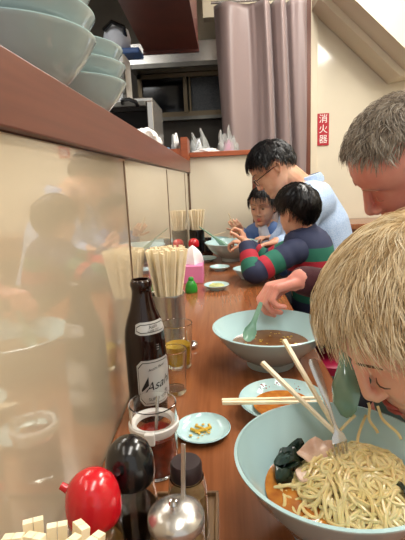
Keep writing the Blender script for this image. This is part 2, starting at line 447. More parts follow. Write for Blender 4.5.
b = newbm(); box(b, -0.99, -0.10, 1.7, 2.35, 0.0, 0.899); tag(obj('kitchen_unit', b, 'steel_dark', smooth=False, bevel=0.004), 'steel kitchen base unit under the grill, behind the counter panel', 'kitchen unit')

# towel and bags
def crumple(bm, c, r, seed, amp=0.35, fs=1.6, n=3):
    r_ = bmesh.ops.create_icosphere(bm, subdivisions=n + 1, radius=1.0)
    for v in r_['verts']:
        d = v.co.normalized(); k = 1 + amp * (noise.noise(d * fs + V((seed, 0, 0))) + 0.5 * noise.noise(d * fs * 2.6 + V((0, seed, 0)))) 
        z = d.z * r[2] * k
        if z < -r[2] * 0.6: z = -r[2] * 0.6
        v.co = V((c[0] + d.x * r[0] * k, c[1] + d.y * r[1] * k, c[2] + z + r[2] * 0.6))
b = newbm(); crumple(b, (-0.060, 1.40, 1.201), (0.045, 0.12, 0.038), 3.3)
tag(obj('white_towel', b, 'white'), 'crumpled white towel lying on the shelf behind the bowl stacks', 'towel')
b = newbm(); crumple(b, (-0.055, 2.33, 1.201), (0.025, 0.035, 0.085), 8.1, 0.3)
tag(obj('white_plastic_bag', b, 'white'), 'small white plastic bag behind the orange end board', 'bag')
b = newbm(); box(b, -0.15, -0.085, 2.29, 2.36, 1.201, 1.275); tag(obj('blue_pack', b, 'lightblue', smooth=False, bevel=0.006), 'pale blue packet behind the orange end board', 'packet')
b = newbm(); crumple(b, (0.10, 2.44, 1.248), (0.06, 0.035, 0.014), 5.0); tag(obj('folded_cloth', b, 'white'), 'small white folded cloth lying on the ledge board', 'cloth')
def bag(c, rx, h, seed, label, filling):
    t = thing('plastic_bag', label, 'bag', c)
    b = newbm(); crumple(b, (0, 0, 0), (rx, rx * 0.6, h * 0.46), seed, 0.34, 2.2)
    for sx, hh in ((-0.35, 0.30), (0.3, 0.36)):       # knotted handle ears
        rg = []
        for j in range(7):
            u = j / 6; ww = rx * (0.34 * (1 - u) + 0.06)
            rg.append([b.verts.new((rx * sx + 0.014 * math.sin(u * 3 + seed) + ww * math.cos(6.283 * k / 12), ww * 0.5 * math.sin(6.283 * k / 12) * (1 + .4 * math.sin(3 * 6.283 * k / 12 + seed)), h * (0.55 + hh * u))) for k in range(12)])
        for A, B in zip(rg, rg[1:]):
            for k in range(12): b.faces.new((A[k], A[(k + 1) % 12], B[(k + 1) % 12], B[k]))
        b.faces.new(rg[-1]); b.faces.new(rg[0][::-1])
    obj('bag_film', b, 'plastic_film', t)
    b = newbm(); crumple(b, (0, 0, 0.002), (rx * 0.62, rx * 0.34, h * 0.44), seed, 0.2); obj('contents', b, filling, t)
bag((0.055, 2.535, 1.05), 0.072, 0.37, 1.0, 'clear knotted plastic bag standing behind the ledge, left one', 'jacket_white')
bag((0.215, 2.535, 1.05), 0.070, 0.38, 2.3, 'clear plastic bag with pink contents beside the curtain edge', 'pink')
b = newbm(); box(b, -0.05, 0.30, 2.46, 2.61, 0.0, 1.049); tag(obj('side_cabinet', b, 'steel_dark', smooth=False, bevel=0.004), 'narrow grey cabinet behind the ledge carrying the plastic bags', 'cabinet')

# curtain
cu = thing('door_curtain', 'mauve-grey satin curtain hanging in the doorway at the back', 'curtain', (0.43, 2.70, 0.7))
b = newbm(); NX, NZ = 150, 44; g = []
for j in range(NZ + 1):
    u = j / NZ; z = 0.72 + (2.06 - 0.72) * u; row = []
    for i in range(NX + 1):
        s = i / NX; xl = 0.225 - 0.055 * u; xr = 0.672
        x = xl + (xr - xl) * s
        ph = 2 * math.pi * (s * 3.6 + 0.12 * u + 0.25 * math.sin(s * 7 + 1.3) + 0.10 * math.sin(u * 3 + s * 5))
        amp = 0.030 + 0.010 * math.sin(s * 9 + 2) 
        y = 2.70 + amp * math.sin(ph) + 0.008 * math.sin(ph * 1.9 + u * 1.5) + 0.0012 * math.sin(ph * 4.1 - u * 4)
        x += 0.008 * math.cos(ph)
        row.append(b.verts.new((x, y, z)))
    g.append(row)
for j in range(NZ):
    for i in range(NX): b.faces.new((g[j][i], g[j][i + 1], g[j + 1][i + 1], g[j + 1][i]))
o = obj('fabric', b, 'curtain', cu, world=True); s = o.modifiers.new('solid', 'SOLIDIFY'); s.thickness = 0.0015
b = newbm(); tube(b, [(0.15, 2.70, 2.07), (0.675, 2.70, 2.07)], 0.008, 10); obj('rod', b, 'steel', cu, world=True)

# sign
sg = thing('fire_extinguisher_sign', 'small red vertical sign with white Japanese characters on the back wall', 'sign', (0.80, 2.798, 1.27))
b = newbm(); box(b, 0.763, 0.832, 2.793, 2.799, 1.278, 1.464); obj('plate', b, 'sign_red', sg, world=True, smooth=False, bevel=0.001)
b = newbm()
for k, ch in enumerate('消火器'):
    zc = 1.430 - 0.059 * k
    add_text(b, ch, 0.053, lambda x, y: (0.7975 + x, 2.7922, zc + y))
obj('characters', b, 'sign_white', sg, world=True, smooth=False)['label'] = 'white characters reading fire extinguisher'
# box/table behind blue man
tb = thing('wooden_side_table', 'low brown wooden side table against the back wall behind the man', 'table', (0.98, 2.63, 0))
b = newbm(); box(b, 0.83, 1.30, 2.46, 2.79, 0.80, 0.83); obj('table_top', b, 'counter', tb, world=True, smooth=False, bevel=0.003)
b = newbm(); box(b, 0.85, 1.28, 2.48, 2.78, 0.70, 0.7995); obj('apron', b, 'counter', tb, world=True, smooth=False, bevel=0.002)
for x in (0.87, 1.26):
    for y in (2.50, 2.76):
        b = newbm(); box(b, x - .02, x + .02, y - .015, y + .015, 0, 0.6995); obj('leg', b, 'counter', tb, world=True, smooth=False)
# ceiling lamps; the last one is an added fill over the foreground
for i, (x, y) in enumerate(LAMPS):
    L = thing('tube_lamp', ['twin-tube ceiling lamp over the open floor at the right', 'twin-tube ceiling lamp over the far diners', 'twin-tube ceiling lamp over the kitchen', 'added twin-tube fill lamp above the near end of the counter'][i], 'ceiling light', (x, y, CE - 0.06))
    b = newbm(); box(b, -0.13, 0.13, -0.62, 0.62, 0.02, 0.059); obj('housing', b, 'ring', L, smooth=False)
    for s in (-0.07, 0.07):
        b = newbm(); tube(b, [(s, -0.6, 0.003), (s, 0.6, 0.003)], 0.013, 12); obj('tube', b, 'lamp', L)
    area
# ================================================================== CHINA
def ramen_bowl(name, label, loc, R=0.11, H=0.082, foot=0.045, group=None, parts=True, tilt=None):
    t = thing(name, label, 'bowl', loc, group)
    b = newbm(); k = R / 0.11; h = H
    prof = [(0, 0.006 * k), (foot - 0.006, 0.006 * k), (foot - 0.003, 0.0), (foot, 0.0), (foot + 0.001, 0.012 * k),
            (foot + 0.010 * k, 0.018 * k), (R * 0.68, h * 0.42), (R * 0.86, h * 0.70), (R * 0.965, h * 0.93), (R * 0.998, h * 0.985), (R, h),
            (R - 0.003, h + 0.0008), (R * 0.955, h * 0.955), (R * 0.83, h * 0.70), (R * 0.64, h * 0.43), (R * 0.42, h * 0.26), (R * 0.2, h * 0.19), (0, h * 0.17)]
    lathe(b, prof[:10], 72, mi=0); lathe(b, prof[9:], 72, mi=1)
    bmesh.ops.remove_doubles(b, verts=b.verts[:], dist=1e-6)
    o = obj('bowl_body', b, ['celadon', 'celadon_in'], t)
    return t
def plate(name, label, loc, R=0.05, H=0.014, group=None, k=1.0):
    t = thing(name, label, 'plate', loc, group)
    b = newbm()
    lathe(b, [(0, 0.003), (R * 0.5, 0.003), (R * 0.52, 0), (R * 0.56, 0), (R * 0.58, 0.004), (R * 0.85, H * 0.6), (R, H), (R - 0.001, H + 0.0012), (R * 0.93, H * 0.86), (R * 0.72, H * 0.48), (R * 0.6, H * 0.40), (0, H * 0.36)], 56)
    obj('dish_body', b, 'celadon_in', t); return t
def liquid(name, label, cat, c, r, depth, mt, seed=0, stuff=True):
    b = newbm(); lathe(b, [(0, -depth), (r * 0.55, -depth), (r * 0.85, -depth * 0.45), (r, 0), (0, 0)], 48)
    for v in b.verts: v.co += V(c)
    o = obj(name, b, mt); tag(o, label, cat, None, 'stuff' if stuff else None); return o
def blobs(bm, c, r, n, size, z, seed, flat=0.35, fn=None):
    R_ = random.Random(seed)
    for i in range(n):
        a = R_.uniform(0, 6.283); q = r * math.sqrt(R_.random()); s = size * R_.uniform(0.5, 1.4)
        x, y = c[0] + q * math.cos(a), c[1] + q * math.sin(a)
        ell(bm, (x, y, z + (fn(x, y) if fn else 0)), (s, s * R_.uniform(.5, 1), s * flat), None, 8, 5)
CT = 0.7502
# foreground bowl
BX, BY = 0.270, 0.389
ramen_bowl('ramen_bowl', 'large pale blue ramen bowl full of noodles right in the foreground', (BX, BY, CT), R=0.100, H=0.085)
liquid('orange_broth', 'orange-brown broth in the foreground ramen bowl around the noodles', 'broth', (BX, BY, CT + 0.046), 0.070, 0.012, 'soup2')
def mound(x, y):
    dx, dy = x - (BX + 0.026), y - (BY + 0.002)
    d = (dx / 0.066) ** 2 + (dy / 0.062) ** 2
    return 0.046 - 0.007 + 0.027 * max(0.0, 1 - d) ** 0.8
b = newbm(); R_ = random.Random(3)
for i in range(150):
    a = R_.uniform(0, 6.283); q = 0.060 * math.sqrt(R_.random())
    x, y = BX + 0.016 + q * math.cos(a), BY - 0.002 + q * math.sin(a) * 0.85
    h = R_.uniform(0, 6.283); k = R_.choice((-1, 1)) * R_.uniform(30, 130); lay = R_.uniform(0.0, 0.008); pts = []
    for s in range(R_.randint(26, 60)):
        h += k * 0.0032 + R_.uniform(-0.16, 0.16); k += R_.uniform(-30, 30); k *= 0.97
        x += 0.0032 * math.cos(h); y += 0.0032 * math.sin(h)
        dx, dy = x - BX - 0.006, y - BY
        if math.hypot(dx, dy) > 0.064: h = math.atan2(-dy, -dx) + R_.uniform(-.7, .7)
        lay += R_.uniform(-0.0008, 0.0008); lay = min(max(lay, -0.001), 0.010)
        pts.append((x, y, CT + mound(x, y) + lay + 0.0015 * math.sin(s * 0.7 + i)))
    tube(b, pts, 0.00175, 6)
tag(obj('noodles', b, 'noodle'), 'tangled yellow ramen noodles heaped in the foreground bowl', 'noodles', None, 'stuff')
# pork, wakame, bits
def slab(bm, c, rx, ry, th, seed, rot=0, tilt=(0, 0), wav=0.004):
    n = 22; top = []; bot = []
    T = Matrix.Rotation(rot, 3, 'Z'); T2 = Matrix.Rotation(tilt[0], 3, 'X') @ Matrix.Rotation(tilt[1], 3, 'Y')
    rings_t, rings_b = [], []
    for q in (0.33, 0.66, 0.92, 1.0):
        rt, rb = [], []
        for k in range(n):
            a = 2 * math.pi * k / n; rr = q * (1 + 0.25 * noise.noise(V((math.cos(a) * 1.3 + seed, math.sin(a) * 1.3, seed))))
            x, y = rx * rr * math.cos(a), ry * rr * math.sin(a); zz = wav * noise.noise(V((x * 60 + seed, y * 60, 0)))
            e = th * 0.5 if q < 0.99 else th * 0.12
            rt.append(bm.verts.new(V(c) + T @ (T2 @ V((x, y, zz + e))))); rb.append(bm.verts.new(V(c) + T @ (T2 @ V((x, y, zz - e)))))
        rings_t.append(rt); rings_b.append(rb)
    ct = bm.verts.new(V(c) + T @ (T2 @ V((0, 0, th * .5)))); cb = bm.verts.new(V(c) + T @ (T2 @ V((0, 0, -th * .5))))
    for k in range(n):
        k2 = (k + 1) % n
        bm.faces.new((ct, rings_t[0][k], rings_t[0][k2])); bm.faces.new((cb, rings_b[0][k2], rings_b[0][k]))
        for A, B in zip(rings_t, rings_t[1:]): bm.faces.new((A[k], B[k], B[k2], A[k2]))
        for A, B in zip(rings_b, rings_b[1:]): bm.faces.new((B[k], A[k], A[k2], B[k2]))
        bm.faces.new((rings_t[-1][k], rings_b[-1][k], rings_b[-1][k2], rings_t[-1][k2]))
b = newbm(); slab(b, (BX - 0.014, BY + 0.032, CT + 0.066), 0.020, 0.013, 0.0028, 2.0, 0.5, (0.35, -0.1), 0.011)
tag(obj('pork_slice', b, 'pork'), 'pinkish slice of roast pork on top of the foreground noodles', 'pork slice')
b = newbm(); slab(b, (BX - 0.030, BY + 0.006, CT + 0.056), 0.012, 0.008, 0.0025, 5.0, 1.5, (-0.2, 0.3), 0.006)
tag(obj('pork_slice', b, 'pork'), 'smaller pork piece half sunk in broth at the left of the foreground bowl', 'pork slice')
b = newbm()
slab(b, (BX - 0.046, BY + 0.020, CT + 0.054), 0.019, 0.012, 0.0015, 1.0, 1.2, (0.3, -0.4), 0.022)
slab(b, (BX - 0.038, BY + 0.036, CT + 0.058), 0.021, 0.012, 0.0015, 4.0, 0.6, (0.4, -0.2), 0.022)
slab(b, (BX - 0.044, BY + 0.030, CT + 0.054), 0.016, 0.010, 0.0015, 9.0, 2.2, (0.1, 0.4), 0.020)
tag(obj('wakame', b, 'nori'), 'dark green wakame seaweed at the left side of the foreground bowl', 'seaweed', None, 'stuff')
b = newbm()
slab(b, (BX + 0.058, BY - 0.022, CT + 0.056), 0.022, 0.012, 0.003, 6.0, 1.4, (0.1, 0.5), 0.014); slab(b, (BX + 0.062, BY + 0.006, CT + 0.058), 0.018, 0.010, 0.003, 7.0, 1.0, (0.2, 0.4), 0.014)
tag(obj('wakame', b, 'nori'), 'dark green wakame seaweed at the right side of the foreground bowl', 'seaweed', None, 'stuff')
# strands being eaten
b = newbm()
for (x, y, z, ex, ey, s) in ((0.318, 0.452, 0.853, 0.322, 0.432, 1), (0.326, 0.446, 0.852, 0.343, 0.420, 2)):
    pts = []
    for i in range(16):
        u = i / 15; pts.append((x + (ex - x) * u + 0.0022 * math.sin(u * 7 + s), y + (ey - y) * u, z + (CT + 0.078 - z) * u ** 0.9))
    tube(b, pts, 0.0017, 6)
for s in (0, 1):
    pts = [(0.318 - 0.03 * math.sin(math.pi * u) * (0.5 + s * .5) - s * 0.012, 0.452 - 0.045 * u, 0.838 - 0.022 * u - 0.012 * math.sin(math.pi * u)) for u in [i / 14 for i in range(15)]]
    tube(b, pts, 0.0017, 6)
tag(obj('hanging_noodles', b, 'noodle'), 'noodle strands hanging from the blond child mouth into the bowl', 'noodles', None, 'stuff')

# fork
fk = thing('fork', 'steel fork standing upright in the foreground noodles', 'fork', (0.272, 0.413, 0.80))
P0, P1 = V((0.258, 0.440, 0.905)), V((0.2735, 0.412, 0.851)); d = (P1 - P0).normalized()
side = V((0.93, 0.30, 0)).normalized(); side = (side - d * side.dot(d)).normalized(); nrm = d.cross(side)
b = newbm()
def ribbon(bm, stations, th=0.0012, curve=None):
    A = []
    for (s, wd, bend) in stations:
        c = P0 + d * s + nrm * bend
        A.append([bm.verts.new(c + side * wd * a + nrm * e) for a, e in ((-1, 0), (-.6, th), (.6, th), (1, 0), (.6, -th), (-.6, -th))])
    for p, q in zip(A, A[1:]):
        for k in range(6): bm.faces.new((p[k], p[(k + 1) % 6], q[(k + 1) % 6], q[k]))
    bm.faces.new(A[0][::-1]); bm.faces.new(A[-1])
ribbon(b, [(-0.006, 0.0034, 0), (-0.002, 0.0054, 0), (0.01, 0.0054, 0.0005), (0.03, 0.0040, 0.001), (0.05, 0.0024, 0.0005), (0.062, 0.0021, 0), (0.068, 0.003, 0), (0.074, 0.0075, -0.001), (0.080, 0.0085, -0.002)])
obj('handle', b, 'steel', fk, world=True)
b = newbm()
for k in (-1.5, -0.5, 0.5, 1.5):
    pts = [P0 + d * (0.079 + 0.026 * u) + side * 0.0048 * k + nrm * (-0.002 - 0.005 * math.sin(u * 2.6)) for u in (0, .2, .4, .6, .8, 1)]
    tube(b, pts, [0.0014, 0.0013, 0.0012, 0.0011, 0.0010, 0.0006], 6)
obj('tines', b, 'steel', fk, world=True)
# chopsticks
def chop(label, p0, p1, group=None, a=0.0028):
    b = newbm(); c = V(p0)
    stick(b, V(p0) - c, V(p1) - c, a, a * 0.85, 0.72)
    o = obj('chopstick', b, 'wood_pale', smooth=False, bevel=0.0005); o.location = c; return tag(o, label, 'chopstick', group)
chop('pale chopstick leaning across the bowl, end nearer the left', (0.210, 0.515, 0.876), (0.290, 0.432, 0.818))
chop('pale chopstick leaning in the bowl beside the fork, end higher', (0.2405, 0.540, 0.895), (0.288, 0.440, 0.818))
chop('pale chopstick lying flat across the soup dish, nearer the viewer', (0.158, 0.597, 0.7785), (0.300, 0.579, 0.786))
chop('pale chopstick lying flat across the soup dish, farther one', (0.157, 0.604, 0.7785), (0.300, 0.592, 0.786))
# soup dish
plate('soup_dish', 'shallow pale blue dish with leftover yellow broth behind the foreground bowl', (0.248, 0.612, CT), R=0.066, H=0.026)
liquid('leftover_broth', 'thin yellow-brown broth in the shallow dish', 'broth', (0.248, 0.612, CT + 0.0165), 0.044, 0.004, 'soup2')
b = newbm(); R_ = random.Random(4)
for i in range(16):
    a = R_.uniform(0.6, 2.2); q = R_.uniform(0.047, 0.058); s = R_.uniform(.0008, .002); ell(b, (0.248 + q * math.cos(a), 0.612 + q * math.sin(a), CT + 0.0215 + (q - 0.05) * .4), (s, s, s * .5), None, 6, 4)
tag(obj('chili_specks', b, 'chili'), 'red-brown chili specks on the far side of the soup dish', 'specks', None, 'stuff')
# middle bowl
MX, MY = 0.250, 0.800
ramen_bowl('ramen_bowl', 'pale blue ramen bowl with brown soup under the man hand holding a spoon', (MX, MY, CT), R=0.109, H=0.076)
liquid('brown_soup', 'brown soup left in the middle ramen bowl', 'soup', (MX, MY, CT + 0.042), 0.073, 0.012, 'soup')
b = newbm(); blobs(b, (MX, MY), 0.055, 40, 0.0022, CT + 0.0425, 8, 0.3); tag(obj('scallion_bits', b, 'egg'), 'small scallion bits floating in the brown soup', 'scallion', None, 'stuff')
# plate with scraps
plate('small_plate', 'small round pale blue plate with yellow scraps right of the red sauce jar', (0.129, 0.563, CT), R=0.0395, H=0.010)
b = newbm()
tube(b, [(0.112, 0.565, CT + .0065), (0.120, 0.558, CT + .007), (0.130, 0.560, CT + .0075), (0.140, 0.567, CT + .007), (0.137, 0.575, CT + .0065)], 0.0022, 6)
tube(b, [(0.118, 0.572, CT + .0065), (0.126, 0.566, CT + .0075), (0.136, 0.558, CT + .007)], 0.0018, 6)
blobs(b, (0.124, 0.560), 0.018, 16, 0.0022, CT + .0062, 5, 0.4)
tag(obj('food_scraps', b, 'egg'), 'yellow food scraps on the small plate', 'scraps', None, 'stuff')
# smaller dishes further away
plate('sauce_dish', 'small pale dish with yellow-green relish in the middle of the counter', (0.142, 1.405, CT), R=0.042, H=0.016)
b = newbm(); ell(b, (0.142, 1.405, CT + 0.012), (0.026, 0.024, 0.006)); blobs(b, (0.142, 1.405), 0.02, 25, 0.003, CT + .016, 6); tag(obj('relish', b, mat('relish', (196, 200, 130), 0.5, var=0.2, vscale=80)), 'yellow-green relish heaped in the small dish', 'relish', None, 'stuff')
# third bowl (striped boy)
ramen_bowl('ramen_bowl', 'pale blue ramen bowl with a green spoon, in front of the striped boy hand', (0.205, 1.93, CT), R=0.118, H=0.082)
liquid('pale_soup', 'pale soup in the far ramen bowl beside the green spoon', 'soup', (0.205, 1.93, CT + 0.05), 0.084, 0.012, 'soup')
plate('soup_dish', 'dark-rimmed dish with leftovers beside the striped boy elbow', (0.262, 1.56, CT), R=0.062, H=0.034)
b = newbm(); blobs(b, (0.262, 1.56), 0.036, 40, 0.005, CT + .0195, 9, 0.5); tag(obj('leftovers', b, 'noodle'), 'leftover noodles in the dish beside the striped boy', 'noodles', None, 'stuff')
plate('sauce_dish', 'small pale dish just in front of the far ramen bowl', (0.152, 1.715, CT), R=0.040, H=0.015)
plate('flat_plate', 'flat pale blue plate left of the far ramen bowl near the panel', (0.082, 1.93, CT), R=0.058, H=0.014)
ramen_bowl('ramen_bowl', 'small pale bowl at the far end of the counter by the end panel', (0.125, 2.215, CT), R=0.078, H=0.062)

# spoons (renge)
def renge(name, label, tip, up, fwd, mt, s=1.0):
    """Chinese spoon; bowl at 'tip', handle along 'up', open side facing 'fwd'"""
    up = V(up).normalized(); fwd = V(fwd); fwd = (fwd - up * fwd.dot(up)).normalized(); sd = up.cross(fwd)
    T = Matrix((sd, fwd, up)).transposed()
    t = thing(name, label, 'spoon', tip)
    b = newbm(); st = [(-.030, .004, .002), (-.026, .012, .006), (-.012, .020, .013), (.006, .020, .014), (.020, .013, .010), (.030, .009, .006), (.055, .0075, .004), (.085, .007, .003), (.096, .005, .002)]
    n = 10; outer = []; inner = []
    for z, wd, dp in st:
        ro = []; ri = []
        for k in range(n + 1):
            a = math.pi * k / n
            ro.append(b.verts.new(T @ (V((wd * math.cos(a), -dp * math.sin(a), z + (dp * 0.3 if z > .02 else 0))) * s)))
            ri.append(b.verts.new(T @ (V(((wd - .0016) * math.cos(a), -max(dp - .0018, .0006) * math.sin(a) + .0003, z + (dp * 0.3 if z > .02 else 0))) * s)))
        outer.append(ro); inner.append(ri)
    for i in range(len(st) - 1):
        for k in range(n):
            b.faces.new((outer[i][k], outer[i][k + 1], outer[i + 1][k + 1], outer[i + 1][k]))
            b.faces.new((inner[i][k + 1], inner[i][k], inner[i + 1][k], inner[i + 1][k + 1]))
        for k in (0, n):
            q = (outer[i][k], outer[i + 1][k], inner[i + 1][k], inner[i][k]); b.faces.new(q if k == 0 else q[::-1])
    for i in (0, -1):
        for k in range(n): b.faces.new((outer[i][k], inner[i][k], inner[i][k + 1], outer[i][k + 1]))
    obj('spoon_body', b, mt, t); return t
M['jade'] = mat('jade_glaze', (134, 176, 154), 0.12, coat=0.5)
renge('soup_spoon', 'pale jade soup spoon held in the man hand over the middle bowl', (0.212, 0.790, 0.818), (0.030, 0.020, 0.068), (-.3, -.8, .3), 'jade', 0.62)
renge('soup_spoon', 'jade green soup spoon leaning in the far ramen bowl', (0.170, 1.90, 0.835), (-0.07, 0.0, 0.05), (.5, 0, .8), 'jade', 1.3)
M['jade_glass'] = mat('translucent_jade', (120, 158, 136), 0.10, coat=0.5, trans=0.25)
renge('soup_spoon', 'translucent jade soup spoon raised to the blond child mouth', (0.302, 0.470, 0.860), (0.10, 0.65, 0.65), (0.75, 0.2, -0.3), 'jade_glass', 1.05)

# ================================================================== SHELF BOWLS
def stack(x, y, n, step, R, H, desc, group):
    for i in range(n):
        ordn = ['lowest', 'second lowest', 'third from the bottom', 'fourth from the bottom', 'fifth from the bottom', 'topmost'][i]
        if i == n - 1: ordn = 'topmost'
        ramen_bowl('stacked_ramen_bowl', 'pale celadon ramen bowl, %s of the %s stack on the shelf' % (ordn, desc), (x + 0.0015 * math.sin(i * 2.1), y + 0.002 * math.cos(i * 1.7), 1.2005 + step * i), R=R, H=H, group=group)
stack(-0.090, 0.575, 5, 0.0265, 0.108, 0.080, 'near left', 'stacked bowls in the near stack')
stack(-0.104, 0.825, 3, 0.0275, 0.108, 0.078, 'farther right', 'stacked bowls in the far stack')

# ================================================================== BOTTLE & GLASSES
bt = thing('beer_bottle', 'brown glass beer bottle with silver labels by the cream panel', 'bottle', (0.0455, 0.620, CT))
def bottle_r(z):
    zz = [0, 0.003, 0.01, 0.125, 0.140, 0.155, 0.170, 0.185, 0.198, 0.200, 0.206, 0.212, 0.214]
    rr = [0.027, 0.0295, 0.0305, 0.0305, 0.0290, 0.0250, 0.0195, 0.0158, 0.0142, 0.0150, 0.0162, 0.0155, 0.0135]
    return float(np.interp(z, zz, rr))
b = newbm(); zs = [0, .003, .01, .06, .11, .12] + [0.125 + 0.005 * i for i in range(15)] + [.199, .200, .206, .212, .214]
zs = sorted(set(round(z, 4) for z in zs))
lathe(b, [(0, 0.002)] + [(bottle_r(z), z) for z in zs] + [(0.011, 0.214), (0.0105, 0.19), (0, 0.188)], 56)
obj('bottle_glass', b, 'glass_brown', bt)
def wrap(fn_r, off):
    return lambda a, z: (math.cos(a) * (fn_r(z) + off), math.sin(a) * (fn_r(z) + off), z)
wr = wrap(bottle_r, 0.0004); wr2 = wrap(bottle_r, 0.0008); wr3 = wrap(bottle_r, 0.0011)
AC = math.radians(-52)                        # centre direction of the labels
def patch(bm, wfn, a0, a1, zf0, zf1, n=24, m=6, mi=0):
    g = []
    for i in range(n + 1):
        u = i / n; a = a0 + (a1 - a0) * u
        g.append([bm.verts.new(wfn(a, zf0(u) + (zf1(u) - zf0(u)) * j / m)) for j in range(m + 1)])
    for i in range(n):
        for j in range(m): bm.faces.new((g[i][j], g[i + 1][j], g[i + 1][j + 1], g[i][j + 1])).material_index = mi
def edge(u, c, z_in, z_cut): return z_in + (z_cut if min(u, 1 - u) < c else 0) * (1 - min(u, 1 - u) / c if min(u, 1 - u) < c else 0)
def label_part(name, ha, z0, z1, cut):
    b = newbm()
    patch(b, wr, AC - ha, AC + ha, lambda u: edge(u, .12, z0, cut), lambda u: edge(u, .12, z1, -cut), mi=0)
    patch(b, wr2, AC - ha * .94, AC + ha * .94, lambda u: edge(u, .12, z0 + .003, cut), lambda u: edge(u, .12, z1 - .003, -cut), mi=1)
    patch(b, wr3, AC - ha * .91, AC + ha * .91, lambda u: edge(u, .12, z0 + .004, cut), lambda u: edge(u, .12, z1 - .004, -cut), mi=0)
    return b
wt = wrap(bottle_r, 0.0015)
def bt_text(b, s, size, zc, da=0, slope=0.0, shear=0.0, mi=1):
    add_text(b, s, size, lambda x, y: wt(AC + da + x / 0.031, zc + y + slope * x), shear, mi)
b = label_part('body_label', 0.98, 0.030, 0.100, 0.008)
bt_text(b, 'Asahi', 0.019, 0.062, 0.05, 0.22, 0.35); bt_text(b, 'SUPER “DRY”', 0.0065, 0.040, 0.1, 0.0)
bt_text(b, "Asahi Beer", 0.006, 0.088, 0.0, 0.22); bt_text(b, '生', 0.008, 0.047, 0.45, 0)
patch(b, wt, AC - 0.80, AC - 0.45, lambda u: 0.052 + .010 * u, lambda u: 0.056 + 0.020 * u, 6, 2, 1)
obj('body_label', b, ['label', 'ink'], bt)['label'] = 'silver body label with black lettering'
b = label_part('neck_label', 0.95, 0.138, 0.156, 0.003)
bt_text(b, 'Asahi', 0.007, 0.149, 0, 0.1); bt_text(b, 'SUPER DRY', 0.004, 0.1435, 0, 0.1)
obj('neck_label', b, ['label', 'ink'], bt)['label'] = 'silver neck label'
b = newbm()
for k in range(3):
    bt_text(b, '•••', 0.004, 0.122 - k * 0.0035, 0.1, 0, 0, 0)
obj('small_print', b, ['label'], bt)

def tumbler(label, loc, r0, r1, h, fill=None, mt=None):
    t = thing('drinking_glass', label, 'glass', loc)
    b = newbm(); th = 0.0018
    lathe(b, [(0, 0), (r0 - .002, 0), (r0, 0.002), (r1, h - .001), (r1 - .0008, h), (r1 - th, h - .001), (r0 - th, 0.008), (0, 0.007)], 48)
    obj('glass_body', b, 'glass', t)
    if fill:
        rf = r0 + (r1 - r0) * fill / h - th - 0.0003
        b = newbm(); lathe(b, [(0, 0.0075), (r0 - th - .0004, 0.0085), (rf, fill), (0, fill)], 48)
        o = obj('beer', b, mt); o.location = V(loc); tag(o, 'yellow beer left in the glass behind the bottle', 'beer')
    return t
tumbler('tall clear glass with a third of yellow beer behind the bottle', (0.0735, 0.797, CT), 0.0245, 0.0300, 0.088, 0.045, 'beer')
tumbler('empty clear glass between the bottle and the beer glass', (0.077, 0.690, CT), 0.019, 0.0235, 0.078)

# ================================================================== SAUCE JARS
jar = thing('red_sauce_jar', 'clear jar of dark red chili sauce with a white clip ring by the bottle', 'jar', (0.0745, 0.487, CT))
b = newbm(); lathe(b, [(0, 0), (0.0255, 0), (0.0275, 0.003), (0.0275, 0.052), (0.029, 0.060), (0.029, 0.090), (0.0275, 0.0905), (0.0272, 0.060), (0.0258, 0.052), (0.0258, 0.005), (0, 0.004)], 48); obj('jar_glass', b, 'glass', jar)
b = newbm(); lathe(b, [(0, 0.0045), (0.0254, 0.0055), (0.0254, 0.050), (0, 0.050)], 40)
obj('sauce', b, 'chili', jar)
b = newbm(); lathe(b, [(0.0215, 0.060), (0.0225, 0.066), (0.0285, 0.068), (0.0305, 0.066), (0.0305, 0.059), (0.0290, 0.056), (0.0215, 0.060)], 48)
cl = obj('collar', b, 'ring', jar); cl['label'] = 'white plastic collar ring'
b = newbm(); box(b, -0.006, 0.006, -0.0365, -0.0295, 0.054, 0.069); obj('clip', b, 'ring', cl, smooth=False, bevel=0.0015)
b = newbm(); tube(b, [(0.0, 0.004, 0.035), (0.003, 0.012, 0.075), (0.004, 0.016, 0.090)], 0.0022, 8); ell(b, (0, 0.003, 0.035), (0.008, 0.006, 0.005)); obj('small_spoon', b, 'steel', jar)

def cruet(label, loc, cap_mt, fill_mt, spout_a, s=1.0):
    t = thing('sauce_cruet', label, 'cruet', loc)
    b = newbm(); lathe(b, [(0, 0), (0.0215, 0), (0.0235, 0.003), (0.0235, 0.045), (0.022, 0.062), (0.0205, 0.072), (0.019, 0.072), (0.0205, 0.060), (0.0222, 0.044), (0.0222, 0.005), (0, 0.004)], 44); obj('glass_body', b, 'glass', t)
    b = newbm(); lathe(b, [(0, 0.0045), (0.0218, 0.0055), (0.0218, 0.040), (0.0213, 0.046), (0, 0.046)], 40); obj('sauce', b, fill_mt, t)
    b = newbm(); lathe(b, [(0, 0.071), (0.0205, 0.071), (0.0222, 0.073), (0.0230, 0.079), (0.0228, 0.088), (0.0214, 0.097), (0.0184, 0.1045), (0.0125, 0.1105), (0.006, 0.1135), (0, 0.114)], 48)
    cp = obj('cap', b, cap_mt, t)
    b = newbm(); c, s_ = math.cos(spout_a), math.sin(spout_a)
    tube(b, [(c * 0.018, s_ * 0.018, 0.093), (c * 0.0245, s_ * 0.0245, 0.097), (c * 0.0275, s_ * 0.0275, 0.0985)], [0.0042, 0.0034, 0.0032], 14); obj('spout', b, cap_mt, cp)
    return t
cruet('glass sauce cruet with a bright red domed cap and small spout', (0.0515, 0.305, CT), 'red', 'vinegar', math.radians(172))
cruet('glass sauce cruet with a glossy black domed cap, full of dark soy', (0.0730, 0.361, CT + 0.0085), 'black', 'sauce', math.radians(-100))
